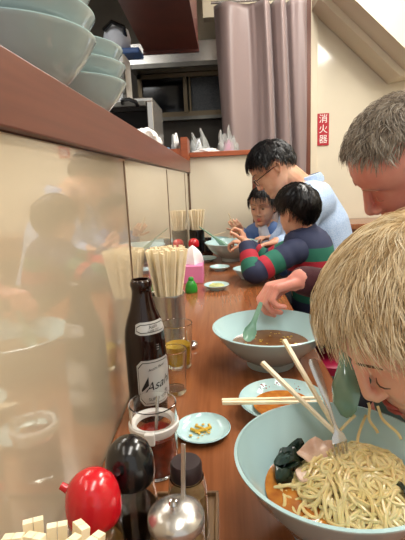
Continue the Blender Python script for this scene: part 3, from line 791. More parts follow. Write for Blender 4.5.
pj = thing('pepper_shaker', 'small glass shaker with a dark cap standing behind the steel-lidded jar', 'shaker', (0.1240, 0.371, CT + 0.0085))
b = newbm(); lathe(b, [(0, 0), (0.018, 0), (0.0195, 0.003), (0.0185, 0.055), (0.0165, 0.066), (0.015, 0.066), (0.017, 0.055), (0.018, 0.005), (0, 0.004)], 40); obj('glass_body', b, 'glass', pj)
b = newbm(); lathe(b, [(0, 0.0045), (0.0176, 0.0055), (0.0169, 0.050), (0, 0.050)], 36); obj('pepper', b, 'spice', pj)
b = newbm(); lathe(b, [(0, 0.0665), (0.0150, 0.0665), (0.0153, 0.070), (0.0150, 0.080), (0.0136, 0.0825), (0, 0.083)], 40)
obj('cap', b, mat('dark_brown_cap', (44, 32, 34), 0.4), pj)
sj = thing('spice_jar', 'glass spice jar with a shiny domed steel lid and a spoon handle through it', 'jar', (0.1200, 0.312, CT + 0.0085))
b = newbm(); lathe(b, [(0, 0), (0.021, 0), (0.023, 0.003), (0.023, 0.068), (0.0215, 0.068), (0.0218, 0.005), (0, 0.004)], 44); obj('glass_body', b, 'glass', sj)
b = newbm(); lathe(b, [(0, 0.0045), (0.0214, 0.0055), (0.0214, 0.050), (0, 0.052)], 36); obj('spice', b, 'spice', sj)
b = newbm(); lathe(b, [(0, 0.067), (0.0232, 0.067), (0.0236, 0.069), (0.0234, 0.074), (0.0225, 0.0765), (0.015, 0.0815), (0.006, 0.0835), (0, 0.084)], 48); ld = obj('lid', b, 'steel', sj)
b = newbm(); lathe(b, [(0.0, 0.0830), (0.0028, 0.0835), (0.0022, 0.086), (0.0040, 0.0885), (0.0030, 0.0915), (0, 0.0925)], 20, c=(-0.001, -0.004, 0)); obj('knob', b, 'chrome', ld)
b = newbm(); stick(b, (0.004, 0.010, 0.050), (0.0075, 0.017, 0.128), 0.0022, 0.0010, 0.9); obj('spoon_handle', b, 'steel', sj, smooth=False, bevel=0.0005)
b = newbm(); box(b, 0.020, 0.152, 0.263, 0.43, CT, CT + 0.008); box(b, 0.1485, 0.152, 0.263, 0.43, CT + .008, CT + .013); box(b, 0.020, 0.152, 0.4265, 0.43, CT + .008, CT + .013)
tag(obj('condiment_tray', b, 'tray', smooth=False, bevel=0.001), 'flat wooden condiment tray under the black-capped cruet and shaker', 'tray')
for o in EMPTIES:
    if o.name.startswith('sauce_cruet') and o['label'].startswith('glass sauce cruet with a bright'): o.location = (0.0520, 0.314, CT + 0.0085)
# ================================================================== CHOPSTICK HOLDERS
def pair_mesh(L=0.20):
    bm = newbm()
    for s in (-1, 1):
        stick(bm, (s * 0.0026, 0, L), (s * 0.0013, 0, 0), 0.0024, 0.0024, 0.46)
    me = bpy.data.meshes.new('chopstick_pair'); bm.to_mesh(me); bm.free(); me.materials.append(M['wood_pale']); return me
def holder(label, loc, r, h, n, L, spread, glabel, seed, wood_L=None, mt='steel', lean=(0, 0)):
    t = thing('chopstick_holder', label, 'holder', loc)
    b = newbm(); lathe(b, [(0, 0), (r - .002, 0), (r, .002), (r, h * .10), (r * 1.015, h * .115), (r, h * .13), (r, h - .006), (r * 1.03, h - .003), (r * 1.02, h), (r - .001, h - .001), (r - .002, .004), (0, .004)], 48)
    obj('cup', b, mt, t)
    me = pair_mesh(L); R_ = random.Random(seed); placed = 0
    k = 0
    for i in range(n):
        a = i * 2.39996; q = math.sqrt((i + 0.5) / n)
        bx0, by0 = q * 0.012 * math.cos(a), q * 0.012 * math.sin(a)
        tx, ty = max(q * (r + spread) * math.cos(a), 0.007 - loc[0]), q * (r + spread) * math.sin(a)
        dirv = V((tx - bx0 + lean[0], ty - by0 + lean[1], L)).normalized()
        o = bpy.data.objects.new('disposable_chopsticks', me); COL.objects.link(o)
        o.location = V(loc) + V((bx0, by0, 0.006 + R_.uniform(0, .006)))
        o.rotation_mode = 'QUATERNION'; o.rotation_quaternion = dirv.to_track_quat('Z', 'Y') @ Matrix.Rotation(R_.uniform(0, 3.14), 3, 'Z').to_quaternion()
        tag(o, glabel, 'chopsticks', glabel)
    return t
holder('steel cup of disposable chopsticks standing behind the beer bottle', (0.0430, 0.925, CT), 0.0365, 0.115, 40, 0.205, 0.012, 'pale disposable chopsticks fanned in the cup behind the beer bottle', 1)
holder('steel cup of disposable chopsticks at the bottom left corner', (0.070, 0.152, CT), 0.0365, 0.105, 48, 0.174, 0.012, 'pale disposable chopsticks in the cup at the bottom left corner', 2)
holder('dark steel cup of disposable chopsticks at the far corner of the counter', (0.043, 2.16, CT), 0.0375, 0.118, 28, 0.205, 0.008, 'pale disposable chopsticks in the far corner cup', 3, mt='black')
# small mid-counter items
tb_ = thing('tissue_box', 'pink card tissue box with white tissue peaking out, beside the panel', 'box', (0.060, 1.56, CT))
b = newbm(); box(b, -0.050, 0.034, -0.06, 0.06, 0, 0.060); obj('carton', b, 'pink', tb_, smooth=False, bevel=0.001)
b = newbm(); n = 20; rg = []
for j in range(9):
    u = j / 8; r = 0.036 * (1 - u ** 1.8) ** 0.8 + 0.001
    rg.append([b.verts.new((math.cos(2 * math.pi * k / n) * r * (1 + .25 * math.sin(3 * 6.283 * k / n + u * 3)) - 0.008 + 0.006 * u, math.sin(2 * math.pi * k / n) * r * 0.8 * (1 + .3 * math.sin(4 * 6.283 * k / n)), 0.0602 + 0.066 * u)) for k in range(n)])
for A, B in zip(rg, rg[1:]):
    for k in range(n): b.faces.new((A[k], A[(k + 1) % n], B[(k + 1) % n], B[k]))
b.faces.new(rg[-1]); b.faces.new(rg[0][::-1]); obj('tissue', b, 'paper', tb_)
gb = thing('green_bottle', 'small bright green squeeze bottle beside the pink tissue box', 'bottle', (0.061, 1.375, CT))
b = newbm(); lathe(b, [(0, 0), (0.018, 0), (0.020, 0.003), (0.020, 0.016), (0.018, 0.020), (0.0185, 0.024), (0.0125, 0.034), (0.010, 0.038)], 32); lathe(b, [(0.010, 0.038), (0, 0.038)], 32); obj('bottle_body', b, 'green', gb)
b = newbm(); lathe(b, [(0, .0382), (.009, .0382), (.009, .046), (.006, .050), (0, .051)], 24); obj('cap', b, 'green', gb)
rc = thing('sauce_cruet', 'small cruet with a red domed cap in front of the far chopstick cup', 'cruet', (0.035, 1.99, CT))
b = newbm(); lathe(b, [(0, 0), (0.022, 0), (0.023, 0.003), (0.022, 0.058), (0, 0.058)], 32); obj('body', b, 'sauce', rc)
b = newbm(); lathe(b, [(0, 0.0585), (0.023, 0.0585), (0.0255, 0.068), (0.023, 0.084), (0.013, 0.094), (0, 0.097)], 32); obj('cap', b, 'red', rc)
b = newbm(); lathe(b, [(0, 0), (.021, 0), (.022, .003), (.021, .06), (.016, .072), (.017, .085), (0, .088)], 28)
for v in b.verts: v.co += V((0.098, 2.09, CT))
tag(obj('dark_bottle', b, 'black'), 'short dark condiment bottle beside the red-capped far cruet', 'bottle')
ms = thing('metal_spoon', 'steel spoon lying beside the chopstick cup, only its bowl in view', 'spoon', (0.094, 0.895, CT))
b = newbm(); ell(b, (0, 0, 0.0068), (0.0115, 0.016, 0.0065)); obj('spoon_bowl', b, 'chrome', ms)
b = newbm(); tube(b, [(-0.004, 0.013, 0.008), (-0.008, 0.035, 0.010), (-0.010, 0.08, 0.006)], [0.0025, 0.002, 0.003], 8); obj('handle', b, 'chrome', ms)
chop('pale chopstick held upright in the small child hand at the back', (0.240, 2.125, 0.850), (0.200, 2.09, 0.945))
chop('pale chopstick resting across the far small bowl', (0.095, 2.20, 0.822), (0.185, 2.205, 0.845))
# ================================================================== PEOPLE
def frame(F, U):
    F = V(F).normalized(); U = V(U); U = (U - F * U.dot(F)).normalized(); X = F.cross(U)
    return Matrix((X, F, U)).transposed()
class Head:
    def __init__(s, c, fwd, up, scale=1.0): s.c = V(c); s.R = frame(fwd, up); s.s = scale
    def __call__(s, x, y, z): return s.c + s.R @ (V((x, y, z)) * s.s)
PZ = [-.115, -.108, -.095, -.080, -.070, -.058, -.046, -.030, -.010, .005, .018, .030, .050, .070, .085, .100, .110, .116]
PF = [.066, .082, .088, .084, .090, .090, .085, .088, .086, .082, .088, .094, .092, .084, .072, .052, .030, .004]
PB = [.030, .010, -.015, -.040, -.055, -.066, -.075, -.084, -.092, -.096, -.099, -.100, -.100, -.096, -.088, -.072, -.050, -.020]
PW = [.014, .028, .040, .050, .055, .059, .062, .067, .070, .071, .072, .073, .074, .071, .065, .052, .034, .012]
def smooth_interp(z, ys):
    k = [-.004, 0, .004]; return sum(float(np.interp(z + d, PZ, ys)) for d in k) / 3
def add_head(bm, H, child=0.0, nose=1.0):
    nr, ns = 62, 72; rings = []
    for j in range(nr):
        u = j / (nr - 1); z = -.115 + .231 * (0.5 - 0.5 * math.cos(math.pi * u)) if True else 0
        f, bk, wd = smooth_interp(z, PF), smooth_interp(z, PB), smooth_interp(z, PW)
        if child: f = f - 0.004 * child; wd *= 1 + 0.05 * child
        cy = (f + bk) / 2 * 0.35; row = []
        for k in range(ns):
            a = 2 * math.pi * k / ns; sn, cs = math.sin(a), math.cos(a)
            ex = 0.86 if cs > 0 else 1.0
            x = wd * math.copysign(abs(sn) ** 0.95, sn)
            y = cy + (f - cy) * abs(cs) ** ex if cs > 0 else cy - (cy - bk) * abs(cs)
            if cs > 0.2:      # sockets, lids, cheeks
                for sx in (-1, 1):
                    d2 = ((x - sx * .031) / .017) ** 2 + ((z - .006) / .011) ** 2; y -= .011 * (1 - .55 * child) * math.exp(-d2)
                    d2 = ((x - sx * .031) / .011) ** 2 + ((z - .003) / .007) ** 2; y += .0085 * (1 - .45 * child) * math.exp(-d2)
                    d2 = ((x - sx * .038) / .018) ** 2 + ((z + .035) / .018) ** 2; y += (.004 + .004 * child) * math.exp(-d2)
                    d2 = ((x - sx * .028) / .016) ** 2 + ((z - .026) / .006) ** 2; y += .003 * (1 - child) * math.exp(-d2)
                d2 = (x / .022) ** 2 + ((z + .0655) / .0035) ** 2; y -= .005 * math.exp(-d2)
                d2 = (x / .020) ** 2 + ((z + .059) / .004) ** 2; y += .003 * math.exp(-d2)
                d2 = (x / .018) ** 2 + ((z + .073) / .0045) ** 2; y += .004 * math.exp(-d2)
                d2 = (x / .020) ** 2 + ((z + .098) / .010) ** 2; y += .004 * math.exp(-d2)
            row.append(bm.verts.new(H(x, y, z)))
        rings.append(row)
    for A, B in zip(rings, rings[1:]):
        for k in range(ns): bm.faces.new((A[k], B[k], B[(k + 1) % ns], A[(k + 1) % ns]))
    bm.faces.new(rings[0]); bm.faces.new(rings[-1][::-1])
    s = H.s; n = nose
    rcone(bm, H(0, .084, .016), .0075 * s, H(0, .088 + .016 * n, -.030), .0085 * s * n, 14)
    rcone(bm, H(0, .088 + .014 * n, -.033), .0100 * s * n, H(0, .088, -.040), .0095 * s * n, 14)
    for sx in (-1, 1):
        rcone(bm, H(sx * .010 * n, .096, -.038), .0065 * s * n, H(sx * .012 * n, .086, -.037), .006 * s, 12)
        # ear
        pts = [(.071, .004, -.034), (.076, -.006, -.030), (.082, -.018, -.012), (.084, -.022, .004), (.081, -.016, .018), (.076, -.004, .020), (.073, .004, .008)]
        for p, q in zip(pts, pts[1:]): rcone(bm, H(sx * p[0], p[1], p[2]), .0042 * s, H(sx * q[0], q[1], q[2]), .0042 * s, 10, 4)
        ell(bm, H(sx * .075, -.008, -.006), (.0045 * s, .014 * s, .022 * s), H.R, 12, 8)
def add_hand(bm, wrist, d, n, s=1.0, thumb=1, curls=(40, 45, 50, 55), r=1.0, thumb_dir=None):
    """d: towards the fingers, n: palm side normal, thumb: +1/-1 side"""
    w = V(wrist); d = V(d).normalized(); n = V(n); n = (n - d * n.dot(d)).normalized(); sd = d.cross(n) * thumb
    sc = s
    lens = [(.040, .025, .021), (.044, .029, .022), (.041, .027, .022), (.032, .020, .019)]
    for i, ln in enumerate(lens):
        off = (1.5 - i) * .0195
        base = w + d * .012 * sc + sd * off * .55 * sc; kn = w + d * (.082 - .004 * abs(i - 1)) * sc + sd * off * sc - n * .002 * sc
        rcone(bm, base, .0125 * sc * r, kn, .0102 * sc * r, 12)
        p = kn; ang = 0; rr = .0088 * (1 - .06 * (i == 3)) * sc * r
        dd = (d + sd * off * 1.2 / 1.0).normalized()
        for j, L in enumerate(ln):
            ang += math.radians(curls[i]) * (0.7, 1.0, 0.6)[j]
            q = p + (dd * math.cos(ang) + n * math.sin(ang)) * L * sc
            rcone(bm, p, rr, q, rr * .90, 12); p = q; rr *= .90
    tb = w + d * .022 * sc + sd * .020 * sc + n * .006 * sc
    td = V(thumb_dir).normalized() if thumb_dir is not None else (d * .75 + sd * .55 + n * .45).normalized()
    k1 = tb + (d * .4 + sd * .6 + n * .3).normalized() * .032 * sc
    k2 = k1 + td * .030 * sc; k3 = k2 + (td * .9 + n * .25).normalized() * .024 * sc
    rcone(bm, tb, .0135 * sc * r, k1, .0115 * sc * r, 12); rcone(bm, k1, .0108 * sc * r, k2, .0095 * sc * r, 12); rcone(bm, k2, .0095 * sc * r, k3, .008 * sc * r, 12)
    rcone(bm, w - d * .02 * sc, .021 * sc * r, w + d * .02 * sc, .021 * sc * r, 14)
def remesh(o, vox, sm=4, fac=0.5):
    m = o.modifiers.new('remesh', 'REMESH'); m.mode = 'VOXEL'; m.voxel_size = vox; m.use_smooth_shade = True
    s = o.modifiers.new('smooth', 'SMOOTH'); s.iterations = sm; s.factor = fac
def hair(H, parent, mt, uc=(0, -.45, .89), front=.42, side=.05, back=-.55, n=900, L=.05, rad=.0009, off0=.004, off1=.006, swirl=.3, jit=.5, seed=1, sgrow=0.0, fringe=0.0, rx=.078, ry=.105, rz=.097, seg=3, clump=.006):
    """short hair as a cap of fine strands over a clumped base"""
    R_ = random.Random(seed); C0 = V((0, -.004, .022)); U = V(uc).normalized()
    def margin(u):        # >0 on the hairy part of the scalp
        t = u.y
        if t > 0.35: lim = side + (front - side) * min(1, (t - .35) / .35)
        elif t > -0.2: lim = side
        else: lim = side + (back - side) * min(1, (-.2 - t) / .35)
        return u.z - lim
    def surf(u, o): return C0 + V((u.x * (rx + o), u.y * (ry + o), u.z * (rz + o)))
    bm = newbm(); g = []
    NA, NB = 90, 56
    for j in range(NB + 1):
        q = math.pi / 2 - math.pi * .78 * j / NB; row = []
        for k in range(NA):
            a = 2 * math.pi * k / NA; u = V((math.cos(q) * math.cos(a), math.cos(q) * math.sin(a), math.sin(q))); mg = margin(u)
            e = min(1, max(0, mg / .18)); o = -0.006 + (off0 + .006) * (e * (2 - e)) + clump * e * (noise.noise(u * 5 + V((seed, 0, 0))) + .5 * noise.noise(V((u.x * 16, u.y * 6, u.z * 16))))
            row.append((bm.verts.new(H(*surf(u, o))), mg))
        g.append(row)
    for j in range(NB):
        for k in range(NA):
            k2 = (k + 1) % NA; q = (g[j][k], g[j][k2], g[j + 1][k2], g[j + 1][k])
            if min(x[1] for x in q) > -0.03:
                vs = []
                for x in q:
                    if x[0] not in vs: vs.append(x[0])
                try: bm.faces.new(vs[::-1])
                except ValueError: pass
    cnt = 0
    while cnt < n:
        u = V((R_.gauss(0, 1), R_.gauss(0, 1), R_.gauss(0, 1))).normalized()
        if margin(u) < 0.0 + R_.random() * .05: continue
        cnt += 1
        ll = L * R_.uniform(.6, 1.2) * (1 + fringe * max(0, u.y)); ns = 7; st = ll / ns / .1
        cl = V((round(u.x * 9), round(u.y * 9), round(u.z * 9)))          # clumps share a heading
        ja = jit * (noise.noise(cl * 3.7 + V((seed, 0, 0))) * 1.6 + R_.uniform(-.25, .25))
        o = off0 * R_.uniform(.3, 1.3); go = off1 * R_.uniform(.3, 1.4); pts = []
        for i in range(ns + 1):
            pts.append(H(*surf(u, o + go * math.sin(min(1, i / ns * 1.2) * 2.2) )))
            t = (u - U) ; t = t - u * t.dot(u)
            if t.length < 1e-4: t = V((0, 1, 0))
            t.normalize(); s_ = u.cross(t); dirn = (t + s_ * (swirl + ja)).normalized(); u = (u + dirn * st).normalized()
        tube(bm, pts, [rad * H.s * (1 - .75 * (i / ns) ** 1.5) for i in range(ns + 1)], seg, mi=(R_.choice((0, 0, 0, 1, 2)) if isinstance(mt, list) else 0), caps=False)
    return obj('hair', bm, mt, parent, world=True)
def brow(H, parent, mt, z=.026, th=.0022, y=.0935, arch=.005, lash=True, eye_z=-.002):
    for sx in (-1, 1):
        b = newbm(); tube(b, [H(sx * x, y - (x / .07) ** 2 * .030, z + arch * math.sin(math.pi * (x - .012) / .045)) for x in (.014, .022, .031, .040, .049)], [th * .7 * H.s, th * H.s, th * H.s, th * .8 * H.s, th * .4 * H.s], 6)
        obj('eyebrow', b, mt, parent, world=True)
        if lash:
            b = newbm(); tube(b, [H(sx * x, .0865 - ((x - .030) / .014) ** 2 * .006, eye_z - .0015 + ((x - .031) / .014) ** 2 * .0008) for x in (.018, .024, .031, .038, .044)], [.0004 * H.s, .0008 * H.s, .0010 * H.s, .0008 * H.s, .0004 * H.s], 6)
            obj('eyelashes', b, mt, parent, world=True)
def chain(bm, pts, rr, seg=20, mi=0):
    for (p, q), (a, c) in zip(zip(pts, pts[1:]), zip(rr, rr[1:])): rcone(bm, p, a, q, c, seg, mi=mi)
def legs(t, hipc, side, fwd, s=1.0, mt='trousers', body=None, seat=0.45):
    """seated legs: hips on the seat, thighs along fwd, shins down"""
    hipc = V(hipc); side = V(side).normalized(); fwd = V(fwd).normalized(); b = newbm()
    rcone(b, hipc - side * .06 * s, .115 * s, hipc + side * .06 * s, .115 * s)
    sh = newbm()
    for k in (-1, 1):
        h = hipc + side * .09 * s * k - V((0, 0, .02)); kn = h + fwd * .36 * s + V((0, 0, .01)); an = V((kn.x, kn.y, max(.10, kn.z - .42 * s))) - fwd * .04
        chain(b, [h, kn, an], [.088 * s, .06 * s, .045 * s])
        chain(body, [h, kn, an], [.06 * s, .045 * s, .033 * s])
        rcone(sh, an - V((0, 0, .035)), .042 * s, an + fwd * .12 * s - V((0, 0, .045)), .034 * s)
    o = obj('trousers', b, mt, t, world=True); remesh(o, .012)
    o = obj('shoes', sh, 'black_matt', t, world=True); remesh(o, .010)
def stool(label, x, y, top=0.44, mt='magenta', r=.16):
    t = thing('counter_stool', label, 'stool', (x, y, 0))
    b = newbm(); lathe(b, [(0, top - .05), (r * .9, top - .05), (r, top - .04), (r, top - .012), (r * .9, top - .001), (0, top)], 36); obj('seat', b, mt, t)
    b = newbm(); lathe(b, [(0, .015), (.022, .015), (.022, top - .051), (0, top - .051)], 20); obj('column', b, 'steel', t)
    b = newbm(); lathe(b, [(0, 0), (.14, 0), (.14, .006), (.03, .0148), (0, .0148)], 32); obj('foot_disc', b, 'steel', t)
def capT(pts): return [V(p) for p in pts]

# ---- blond child in the foreground
t = thing('person', 'blond young child bending over the foreground ramen bowl to slurp noodles', 'person', (0.62, 0.56, 0))
HB = Head((0.371, 0.452, 0.943), (-0.775, -0.12, -0.62), (-0.54, -0.2, 0.82), 0.90)
b = newbm(); add_head(b, HB, child=1.0, nose=0.78)
nk = HB(0, -.03, -.06); cs = V((0.565, 0.56, 0.80))
rcone(b, nk, .042, cs + V((-.03, 0, .02)), .045)
chain(b, [cs, (0.62, 0.57, 0.62), (0.63, 0.57, 0.53)], [.075, .08, .08])
shl, shr = V((0.545, 0.46, 0.79)), V((0.545, 0.66, 0.79))
ell_, elr = V((0.50, 0.47, 0.64)), V((0.455, 0.68, 0.70))
wrl, wrr = V((0.43, 0.56, 0.62)), V((0.385, 0.60, 0.865))
chain(b, [cs, shl, ell_, wrl], [.05, .035, .026, .02]); chain(b, [cs, shr, elr, wrr], [.05, .035, .026, .02])
add_hand(b, wrr, (-.60, -.70, .30), (.3, -.6, -.7), .72, 1, (55, 60, 60, 60)); add_hand(b, wrl, (-.3, .9, -.2), (0, 0, -1), .72, -1, (15, 20, 20, 25))
sb = b
legs(t, (0.66, 0.57, 0.53), (0, 1, 0), (-1, 0, 0), .75, body=b)
o = obj('body', b, 'skin_fair', t, world=True); remesh(o, .0024, 4)
b = newbm(); chain(b, [cs + V((-.01, 0, .01)), (0.62, 0.56, 0.68), (0.66, 0.56, 0.59)], [.080, .10, .10]); chain(b, [cs, shl, ell_, wrl - (wrl - ell_) * .25], [.07, .05, .04, .034]); chain(b, [cs, shr, elr, wrr - (wrr - elr) * .3], [.07, .05, .04, .034])
o = obj('shirt', b, 'teal', t, world=True); remesh(o, .008)
hair(HB, t, ['hair_blond', 'hair_blond_light', 'hair_blond_dark'], uc=(-.1, -.55, .83), front=.66, side=.34, back=-.6, n=9000, L=.050, rad=.0006, off0=.008, off1=.007, swirl=.35, jit=.6, seed=3, fringe=0)
brow(HB, t, 'lash', th=.0017, y=.0895)
b = newbm()
for zz, r_ in ((-.060, .0030), (-.0705, .0036)):
    tube(b, [HB(x, .0900 - (x / .02) ** 2 * .006, zz) for x in (-.018, -.010, 0, .010, .018)], [.0008, r_ * .8, r_, r_ * .8, .0008], 8)
obj('lips', b, 'lip', t, world=True)
stool('magenta topped stool under the blond child', 0.66, 0.57, 0.425, r=.15)

# ---- grey-haired man
t = thing('person', 'grey-haired man in a maroon sweater bowing his head and holding a soup spoon', 'person', (0.74, 0.93, 0))
HM = Head((0.539, 0.927, 1.117), (-0.75, 0.06, -0.66), (-0.56, -0.35, 0.72), 1.04)
b = newbm(); add_head(b, HM, nose=1.08)
cs = V((0.70, 0.93, 0.98)); rcone(b, HM(0, -.035, -.06), .060, cs + V((-.02, 0, .05)), .065)
chain(b, [cs, (0.74, 0.93, 0.75), (0.76, 0.93, 0.55)], [.12, .13, .12])
shl, shr = V((0.70, 0.785, 0.965)), V((0.67, 1.10, 0.965))
eL, eR = V((0.68, 0.765, 0.72)), V((0.51, 1.08, 0.81))
wL, wR = V((0.58, 0.83, 0.66)), V((0.328, 0.893, 0.890))
chain(b, [cs, shl, eL, wL], [.09, .055, .038, .027]); chain(b, [cs, shr, eR, wR], [.09, .055, .038, .027])
add_hand(b, wL, (-.6, .6, -.3), (0, 0, -1), 1.0, -1, (20, 22, 25, 28))
add_hand(b, wR, (-0.95, -0.22, -0.16), (-0.10, -0.15, -0.98), 0.84, -1, (58, 64, 68, 70), 1.08, thumb_dir=(-.75, -.25, -.62))
legs(t, (0.78, 0.93, 0.56), (0, 1, 0), (-1, 0, 0), 1.0, body=b)
o = obj('body', b, 'skin_red', t, world=True); remesh(o, .0026, 4)
b = newbm(); chain(b, [cs + V((.01, 0, -.02)), (0.75, 0.95, 0.80), (0.78, 0.95, 0.62)], [.14, .15, .14]); chain(b, [cs, shl, eL, wL - (wL - eL) * .15], [.13, .085, .058, .042])
chain(b, [cs, shr, eR, wR - (wR - eR) * .02], [.13, .080, .046, .032])
o = obj('sweater', b, 'maroon', t, world=True); remesh(o, .008)
hair(HM, t, ['hair_grey', 'hair_grey_light', 'hair_grey_dark'], uc=(0, -.6, .8), front=.70, side=.50, back=-.6, n=5000, L=.026, rad=.0008, off0=.006, off1=.008, swirl=.3, jit=.9, seed=8)
brow(HM, t, 'brow_red', th=.0020, y=.0945, arch=.003)
stool('magenta topped stool under the grey-haired man', 0.78, 0.93, 0.445)

# ---- boy in the striped shirt
t = thing('person', 'black-haired boy in a navy, green and red striped shirt seen from behind', 'person', (0.54, 1.59, 0))
HS = Head((0.436, 1.58, 0.980), (-0.62, 0.76, -0.18), (-0.18, 0.10, 0.97), 0.79)
b = newbm(); add_head(b, HS, child=0.8, nose=.8)
cs = V((0.455, 1.58, 0.880)); rcone(b, HS(0, -.02, -.06), .034, cs, .036)
chain(b, [cs, (0.48, 1.59, 0.70), (0.52, 1.59, 0.60)], [.040, .07, .07])
shl, shr = V((0.41, 1.50, 0.850)), V((0.455, 1.67, 0.850))
eL, eR = V((0.264, 1.435, 0.790)), V((0.34, 1.72, 0.790))
wL, wR = V((0.248, 1.515, 0.880)), V((0.262, 1.74, 0.85))
chain(b, [cs, shl, eL, wL], [.030, .028, .024, .02]); chain(b, [cs, shr, eR, wR], [.030, .028, .024, .02])
add_hand(b, wL, (-.25, .45, .80), (-.85, .3, -.1), .60, 1, (62, 68, 72, 76)); add_hand(b, wR, (-.7, .2, .1), (0, 0, -1), .62, 1, (55, 60, 62, 66))
legs(t, (0.56, 1.59, 0.575), (0, 1, 0), (-1, 0, 0), .78, body=b)
o = obj('body', b, 'skin_asian', t, world=True); remesh(o, .0030, 3)
ST = ['navy', 'sgreen', 'sred']
b = newbm()
tz = [0.52, 0.57, 0.62, 0.662, 0.664, 0.70, 0.728, 0.730, 0.75, 0.770, 0.772, 0.79, 0.813, 0.815, 0.835, 0.858, 0.860, 0.872, 0.885, 0.905, 0.924]
def tmi(z): return 0 if z > .859 else 1 if z > .814 else 2 if z > .771 else 0 if z > .729 else 1 if z > .663 else 0
n = 48; rings = []
for z in tz:
    u = (z - .52) / (.924 - .52); ww = .122 - .008 * u; dd_ = .095 - .008 * u
    if z > .84: k = math.sqrt(max(0.02, 1 - ((z - .84) / .088) ** 2)); ww *= .25 + .75 * k; dd_ *= .3 + .7 * k
    cx = .532 - .068 * u; rings.append([b.verts.new((cx + dd_ * math.cos(2 * math.pi * k / n) * (1 + .03 * math.sin(5 * 6.283 * k / n + z * 30)), 1.59 + ww * math.sin(2 * math.pi * k / n), z)) for k in range(n)])
for A, B, z0, z1 in zip(rings, rings[1:], tz, tz[1:]):
    for k in range(n): b.faces.new((A[k], A[(k + 1) % n], B[(k + 1) % n], B[k])).material_index = tmi((z0 + z1) / 2)
b.faces.new(rings[-1]); b.faces.new(rings[0][::-1])
lathe(b, [(.046, -.02), (.052, -.005), (.050, .012), (.045, .020), (.041, .018), (.043, -.02)], 32, c=(.453, 1.582, .917))
o = obj('shirt', b, ST, t, world=True)
def sleeve(pts, rr, bands):
    """pts polyline; bands list of (t_end, material)"""
    P = [V(p) for p in pts]; N = 60; out = []; rad = []; mi = []
    seg = [(q - p).length for p, q in zip(P, P[1:])]; T = sum(seg)
    for i in range(N + 1):
        d = T * i / N; k = 0
        while k < len(seg) - 1 and d > seg[k]: d -= seg[k]; k += 1
        u = min(1, d / seg[k]); out.append(P[k].lerp(P[k + 1], u)); rad.append((rr[k] + (rr[k + 1] - rr[k]) * u) * (1 + .02 * math.sin(i * .9)))
    for _ in range(4):
        out = [out[0]] + [(out[i - 1] + out[i] * 2 + out[i + 1]) / 4 for i in range(1, N)] + [out[-1]]
    for i in range(N + 1):
        u = i / N; mi.append(next(m_ for e, m_ in bands if u <= e + 1e-6))
    b = newbm(); tube(b, out, rad, 24, mi=mi); return obj('sleeve', b, ST, t, world=True)
sleeve([(0.440, 1.525, .845), shl, eL + V((0, 0, 0)), wL - (wL - eL) * .02], [.048, .044, .038, .027], [(.30, 0), (.44, 1), (.52, 2), (.66, 0), (.78, 1), (.88, 2), (1, 0)])
sleeve([(0.46, 1.63, .845), shr, eR, wR - (wR - eR) * .1], [.044, .038, .034, .025], [(.30, 0), (.45, 1), (.55, 2), (.70, 0), (.80, 1), (.88, 2), (1, 0)])
hair(HS, t, 'hair_black', uc=(0, -.6, .8), front=.45, side=-.05, back=-.80, n=2800, L=.036, rad=.0012, off0=.007, off1=.003, swirl=.2, jit=.3, seed=11, clump=.002)
brow(HS, t, 'hair_black', th=.0016, y=.0895, lash=False)
stool('magenta topped stool under the striped boy', 0.56, 1.59, 0.455, r=.15)

# ---- man in the light blue shirt
t = thing('person', 'black-haired man with glasses and a light blue checked shirt leaning over the counter', 'person', (0.70, 1.97, 0))
HD = Head((0.395, 1.95, 1.138), (-0.80, -0.02, -0.60), (-0.60, 0.02, 0.80), 0.95)
b = newbm(); add_head(b, HD, nose=.95)
cs = V((0.545, 1.97, 1.005)); rcone(b, HD(0, -.035, -.06), .052, cs + V((0, 0, .03)), .056)
chain(b, [cs, (0.62, 1.97, 0.80), (0.68, 1.97, 0.60)], [.10, .115, .12])
shl, shr = V((0.51, 1.83, 0.975)), V((0.53, 2.11, 0.975))
eL, eR = V((0.45, 1.80, 0.80)), V((0.40, 2.0, 0.82))
wL = V((0.385, 1.775, 0.842)); wR = V((0.405, 2.03, 0.802)); eR = V((0.475, 2.09, 0.84))
chain(b, [cs, shl, eL, wL], [.07, .05, .034, .024]); chain(b, [cs, shr, eR, wR], [.07, .05, .034, .024])
add_hand(b, wL, (-.85, -.35, -.10), (0, -.3, -1), .86, -1, (14, 18, 20, 24)); add_hand(b, wR, (-.6, -.8, -.05), (0, 0, -1), .8, 1, (30, 35, 40, 45))
legs(t, (0.72, 1.97, 0.58), (0, 1, 0), (-1, 0, 0), 1.0, body=b)
o = obj('body', b, 'skin_asian', t, world=True); remesh(o, .0030, 3)
b = newbm(); chain(b, [cs + V((.015, 0, -.02)), (0.60, 1.97, 0.88), (0.635, 1.97, 0.74), (0.68, 1.97, 0.62)], [.108, .128, .128, .13])
chain(b, [cs + V((.01, -.06, -.02)), shl, eL, wL - (wL - eL) * .35], [.10, .078, .056, .044]); chain(b, [cs + V((.01, .06, -.02)), shr, eR, wR - (wR - eR) * .25], [.10, .078, .056, .042])
o = obj('shirt', b, 'shirt_blue', t, world=True); remesh(o, .007, 6)
b = newbm(); nn = 30; rgs = []
for (rad_, hz) in ((.060, -.012), (.064, .004), (.060, .022), (.055, .024), (.058, .004), (.055, -.012)):
    rgs.append([b.verts.new(cs + V((.004, 0, .070)) + V((rad_ * 1.05 * math.cos(6.283 * k / nn) - hz * .5, rad_ * math.sin(6.283 * k / nn), hz + .30 * rad_ * math.cos(6.283 * k / nn)))) for k in range(nn)])
for A, B in zip(rgs, rgs[1:]):
    for k in range(nn): b.faces.new((A[k], A[(k + 1) % nn], B[(k + 1) % nn], B[k]))
obj('collar', b, 'shirt_blue', t, world=True)
